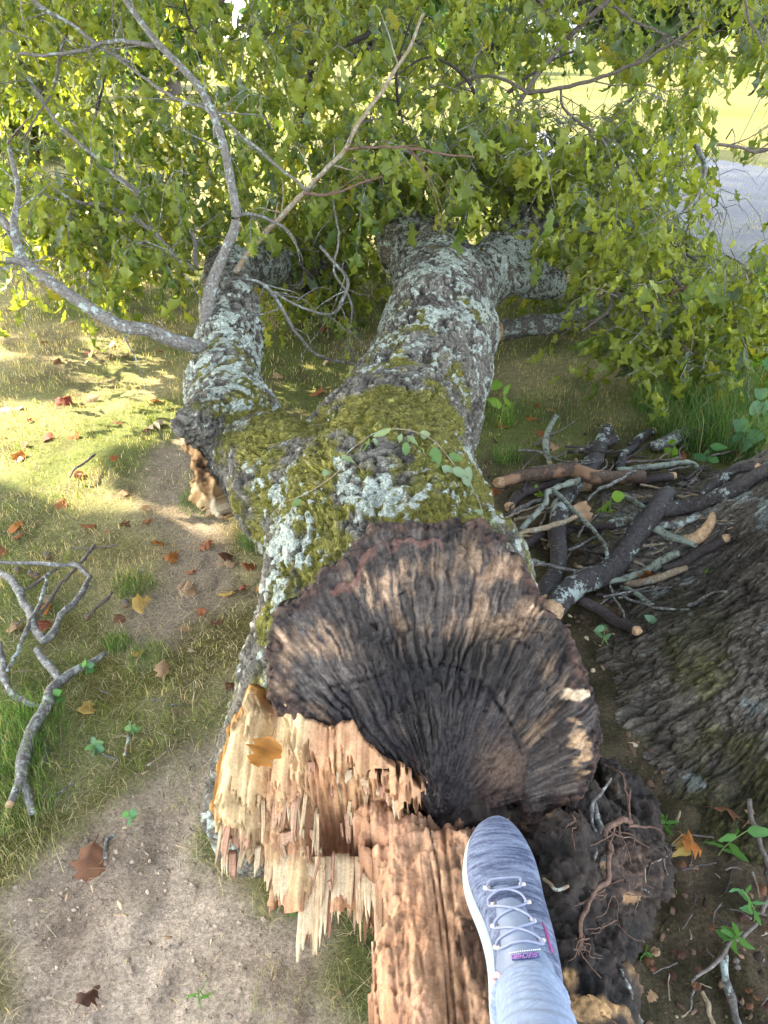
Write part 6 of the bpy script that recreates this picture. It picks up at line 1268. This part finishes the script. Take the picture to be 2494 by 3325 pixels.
def simple(name, c1, c2, rough=.7, sc_=200, b=.3):
    m, n, bs = newmat(name); n.links.new(mixc(n, noise(n, sc_, 3), c1, c2), bs.inputs['Base Color']); bs.inputs['Roughness'].default_value = rough; bump(n, bs, noise(n, sc_*2, 2), b, .001); return m
lace_m = simple('lace_cord', (.16, .18, .27), (.27, .29, .38)); loop_m = simple('lace_loop', (.42, .34, .29), (.52, .45, .39)); tong_m = simple('tongue_fabric', (.10, .13, .19), (.17, .205, .27), .5, 500, .2)
mag_m = simple('magenta_stripe', (.20, .03, .12), (.28, .05, .17)); pink_m = simple('pink_lining', (.75, .32, .33), (.85, .42, .42)); tab_m = simple('navy_tab', (.035, .05, .15), (.06, .08, .20)); stm = simple('white_stitch', (.7, .72, .75), (.8, .8, .8)); purp = simple('tab_lettering', (.26, .12, .30), (.32, .16, .36))
def shoe_patch(poly, mat, name, off, res=5):
    poly = np.array(poly, float); lo = poly.min(0); hi = poly.max(0); xs = np.arange(lo[0], hi[0]+res, res); ys = np.arange(lo[1], hi[1]+res, res)
    X, Y = np.meshgrid(xs, ys, indexing='ij'); d = pdist(X.ravel(), Y.ravel(), poly); ins = pip(X.ravel(), Y.ravel(), poly)
    V = np.array([shit(x, y, off*min(1, dd_/8) if i_ else -.001) for x, y, dd_, i_ in zip(X.ravel(), Y.ravel(), d, ins)]); ny = len(ys); i = np.arange((len(xs)-1)*(ny-1)); a = (i//(ny-1))*ny+i % (ny-1); Q_ = np.stack([a, a+ny, a+ny+1, a+1], -1); Q_ = Q_[ins[Q_].sum(1) >= 2]
    return child(name, mesh(name, V, Q_, mat), SHOE)
def z7(pts): return [(1450+x*.3277, 2600+y*.3277) for x, y in pts]
shoe_patch(z7([(490,1080),(500,1000),(560,965),(650,955),(730,985),(790,1060),(860,1250),(930,1440),(1040,1600),(1080,1700),(900,1800),(540,1740),(490,1690),(500,1550),(540,1480),(530,1300),(500,1180)]), tong_m, 'tongue', .0035, 4)
shoe_patch(z7([(640,1530),(910,1495),(945,1585),(655,1620)]), tab_m, 'tongue_tab', .0055, 3)
for pts in ([(420,860),(440,820),(480,800),(700,790),(730,830),(725,880),(640,900),(480,915),(430,890),(420,860)], [(450,1035),(440,990),(500,930),(570,905),(660,920),(740,960),(785,1030),(770,1060),(650,1110),(560,1160),(510,1220),(515,1270)], [(460,1060),(560,1070),(700,1105),(800,1160),(850,1210),(850,1240),(720,1290),(600,1350),(540,1400),(530,1450)], [(515,1275),(650,1280),(780,1310),(880,1360),(935,1420),(930,1445),(800,1415),(680,1430),(600,1470),(550,1480)]):
    shoe_tube(z7(pts), .0016, lace_m, 'lace', .0048, 60, 7)
for (x, y, a) in ((405,870,0),(745,835,0),(455,1030,.3),(800,1015,.2),(485,1245,.2),(850,1200,.4),(510,1455,.2),(935,1390,.4)):
    shoe_tube(z7([(x-26, y-4), (x, y), (x+26, y-4)]), .0028, loop_m, 'lace_loop', .001, 8, 8)
for k in range(4):
    shoe_tube(z7([(950+k*16, 1210+k*30), (985+k*10, 1330+k*20), (1035+k*7, 1500+k*5)]), .0009, mag_m, 'side_stripe', .0004, 14, 6)
shoe_tube(z7([(560,1750),(520,1728),(490,1740),(482,1800),(500,1900),(510,1975)]), .0035, pink_m, 'collar_lining', .002, 24, 8)
# stitching and lettering of the tab
for k in range(15):
    x = 655+k*18; shoe_tube(z7([(x, 1532-k*2.1), (x+8, 1531-k*2.1)]), .0006, stm, 'stitch', .0062, 4, 5)
cu = bpy.data.curves.new('lettering', 'FONT'); cu.body = 'SKECHERS'; cu.size = 1; cu.align_x = 'CENTER'; cu.align_y = 'CENTER'; cu.extrude = .02; cu.offset = .02
to = bpy.data.objects.new('tmp', cu); COL.objects.link(to); tme = bpy.data.meshes.new_from_object(to.evaluated_get(bpy.context.evaluated_depsgraph_get())); bpy.data.objects.remove(to)
tme.materials.clear(); tme.materials.append(purp); wv_ = getV(tme); tx_ = (wv_[:, 0]-wv_[:, 0].min())/np.ptp(wv_[:, 0]); ty_ = (wv_[:, 1]-wv_[:, 1].min())/np.ptp(wv_[:, 1]); zz_ = (wv_[:, 2] > 0)*.0006
ip = np.array(z7([(893-222*a-8*b, 1527+22*a+48*b) for a, b in zip(tx_, ty_)])); setV(tme, np.array([shit(x, y, .0062+z) for (x, y), z in zip(ip, zz_)])); child('tab_lettering', tme, SHOE)
# legging
def leg():
    pts = np.array([(.164, .440, .575), (.160, .430, .60), (.154, .42, .635), (.149, .385, .672), (.142, .33, .72), (.13, .22, .80), (.12, .08, .90), (.11, -.2, .96), (.11, -.5, .98)])
    rad = [.036, .036, .034, .036, .041, .050, .062, .08, .09]
    n = 380; C = spline(pts, n); R = np.interp(np.linspace(0, 1, n), np.linspace(0, 1, len(rad)), rad); T = nrm(np.gradient(C, axis=0)); A = nrm(np.cross(T, [0.0, -.3, 1.])); A = nrm(np.cross([0, 1, .4], T)) if False else A; B = np.cross(T, A)
    sd_ = 44; ph = np.linspace(0, 2*np.pi, sd_, endpoint=False); s = np.linspace(0, 1, n)[:, None]
    fold = .09*np.abs(np.sin(s*42+1.3*np.sin(ph[None]+.8)+2.5*np.sin(ph[None]*2)*s))**.6*np.clip(1.2-s*2, .1, 1)-.04+.035*np.exp(-((s-.004)/.006)**2)+.20*np.exp(-((s-.085-.035*np.cos(ph[None]+.9))/.007)**2)-.10*np.exp(-((s-.100-.035*np.cos(ph[None]+.9))/.009)**2)+.03*np.sin(s*220+3*np.cos(ph[None]*2))
    RR = R[:, None]*(1+fold); V = C[:, None]+(np.cos(ph)[None, :, None]*A[:, None]+np.sin(ph)[None, :, None]*B[:, None])*RR[..., None]
    inn = C[0]+(np.cos(ph)[:, None]*A[0]+np.sin(ph)[:, None]*B[0])*R[0]*.90+T[0]*.02
    V = np.vstack([inn, V.reshape(-1, 3)]); m_ = n+1; i = np.arange((m_-1)*sd_); a = i//sd_*sd_+i % sd_; b = i//sd_*sd_+(i+1) % sd_
    m, nn, bs = newmat('legging_fabric'); f = noise(nn, 1, 6, .7, (90, 90, 500)); c = mixc(nn, rampf(nn, f, .35, .65), (.15, .19, .27), (.24, .29, .385)); nn.links.new(c, bs.inputs['Base Color']); bs.inputs['Roughness'].default_value = .9
    bump(nn, bs, noise(nn, 900, 2), .3, .0006)
    return mesh('legging', V, np.stack([a, b, b+sd_, a+sd_], -1), m)
child('legging', leg(), PERSON)

print('tris', sum(sum(len(p_.vertices)-2 for p_ in o.data.polygons) if len(o.data.polygons) < 2000 else len(o.data.polygons)*2 for o in COL.objects if o.type == 'MESH'))
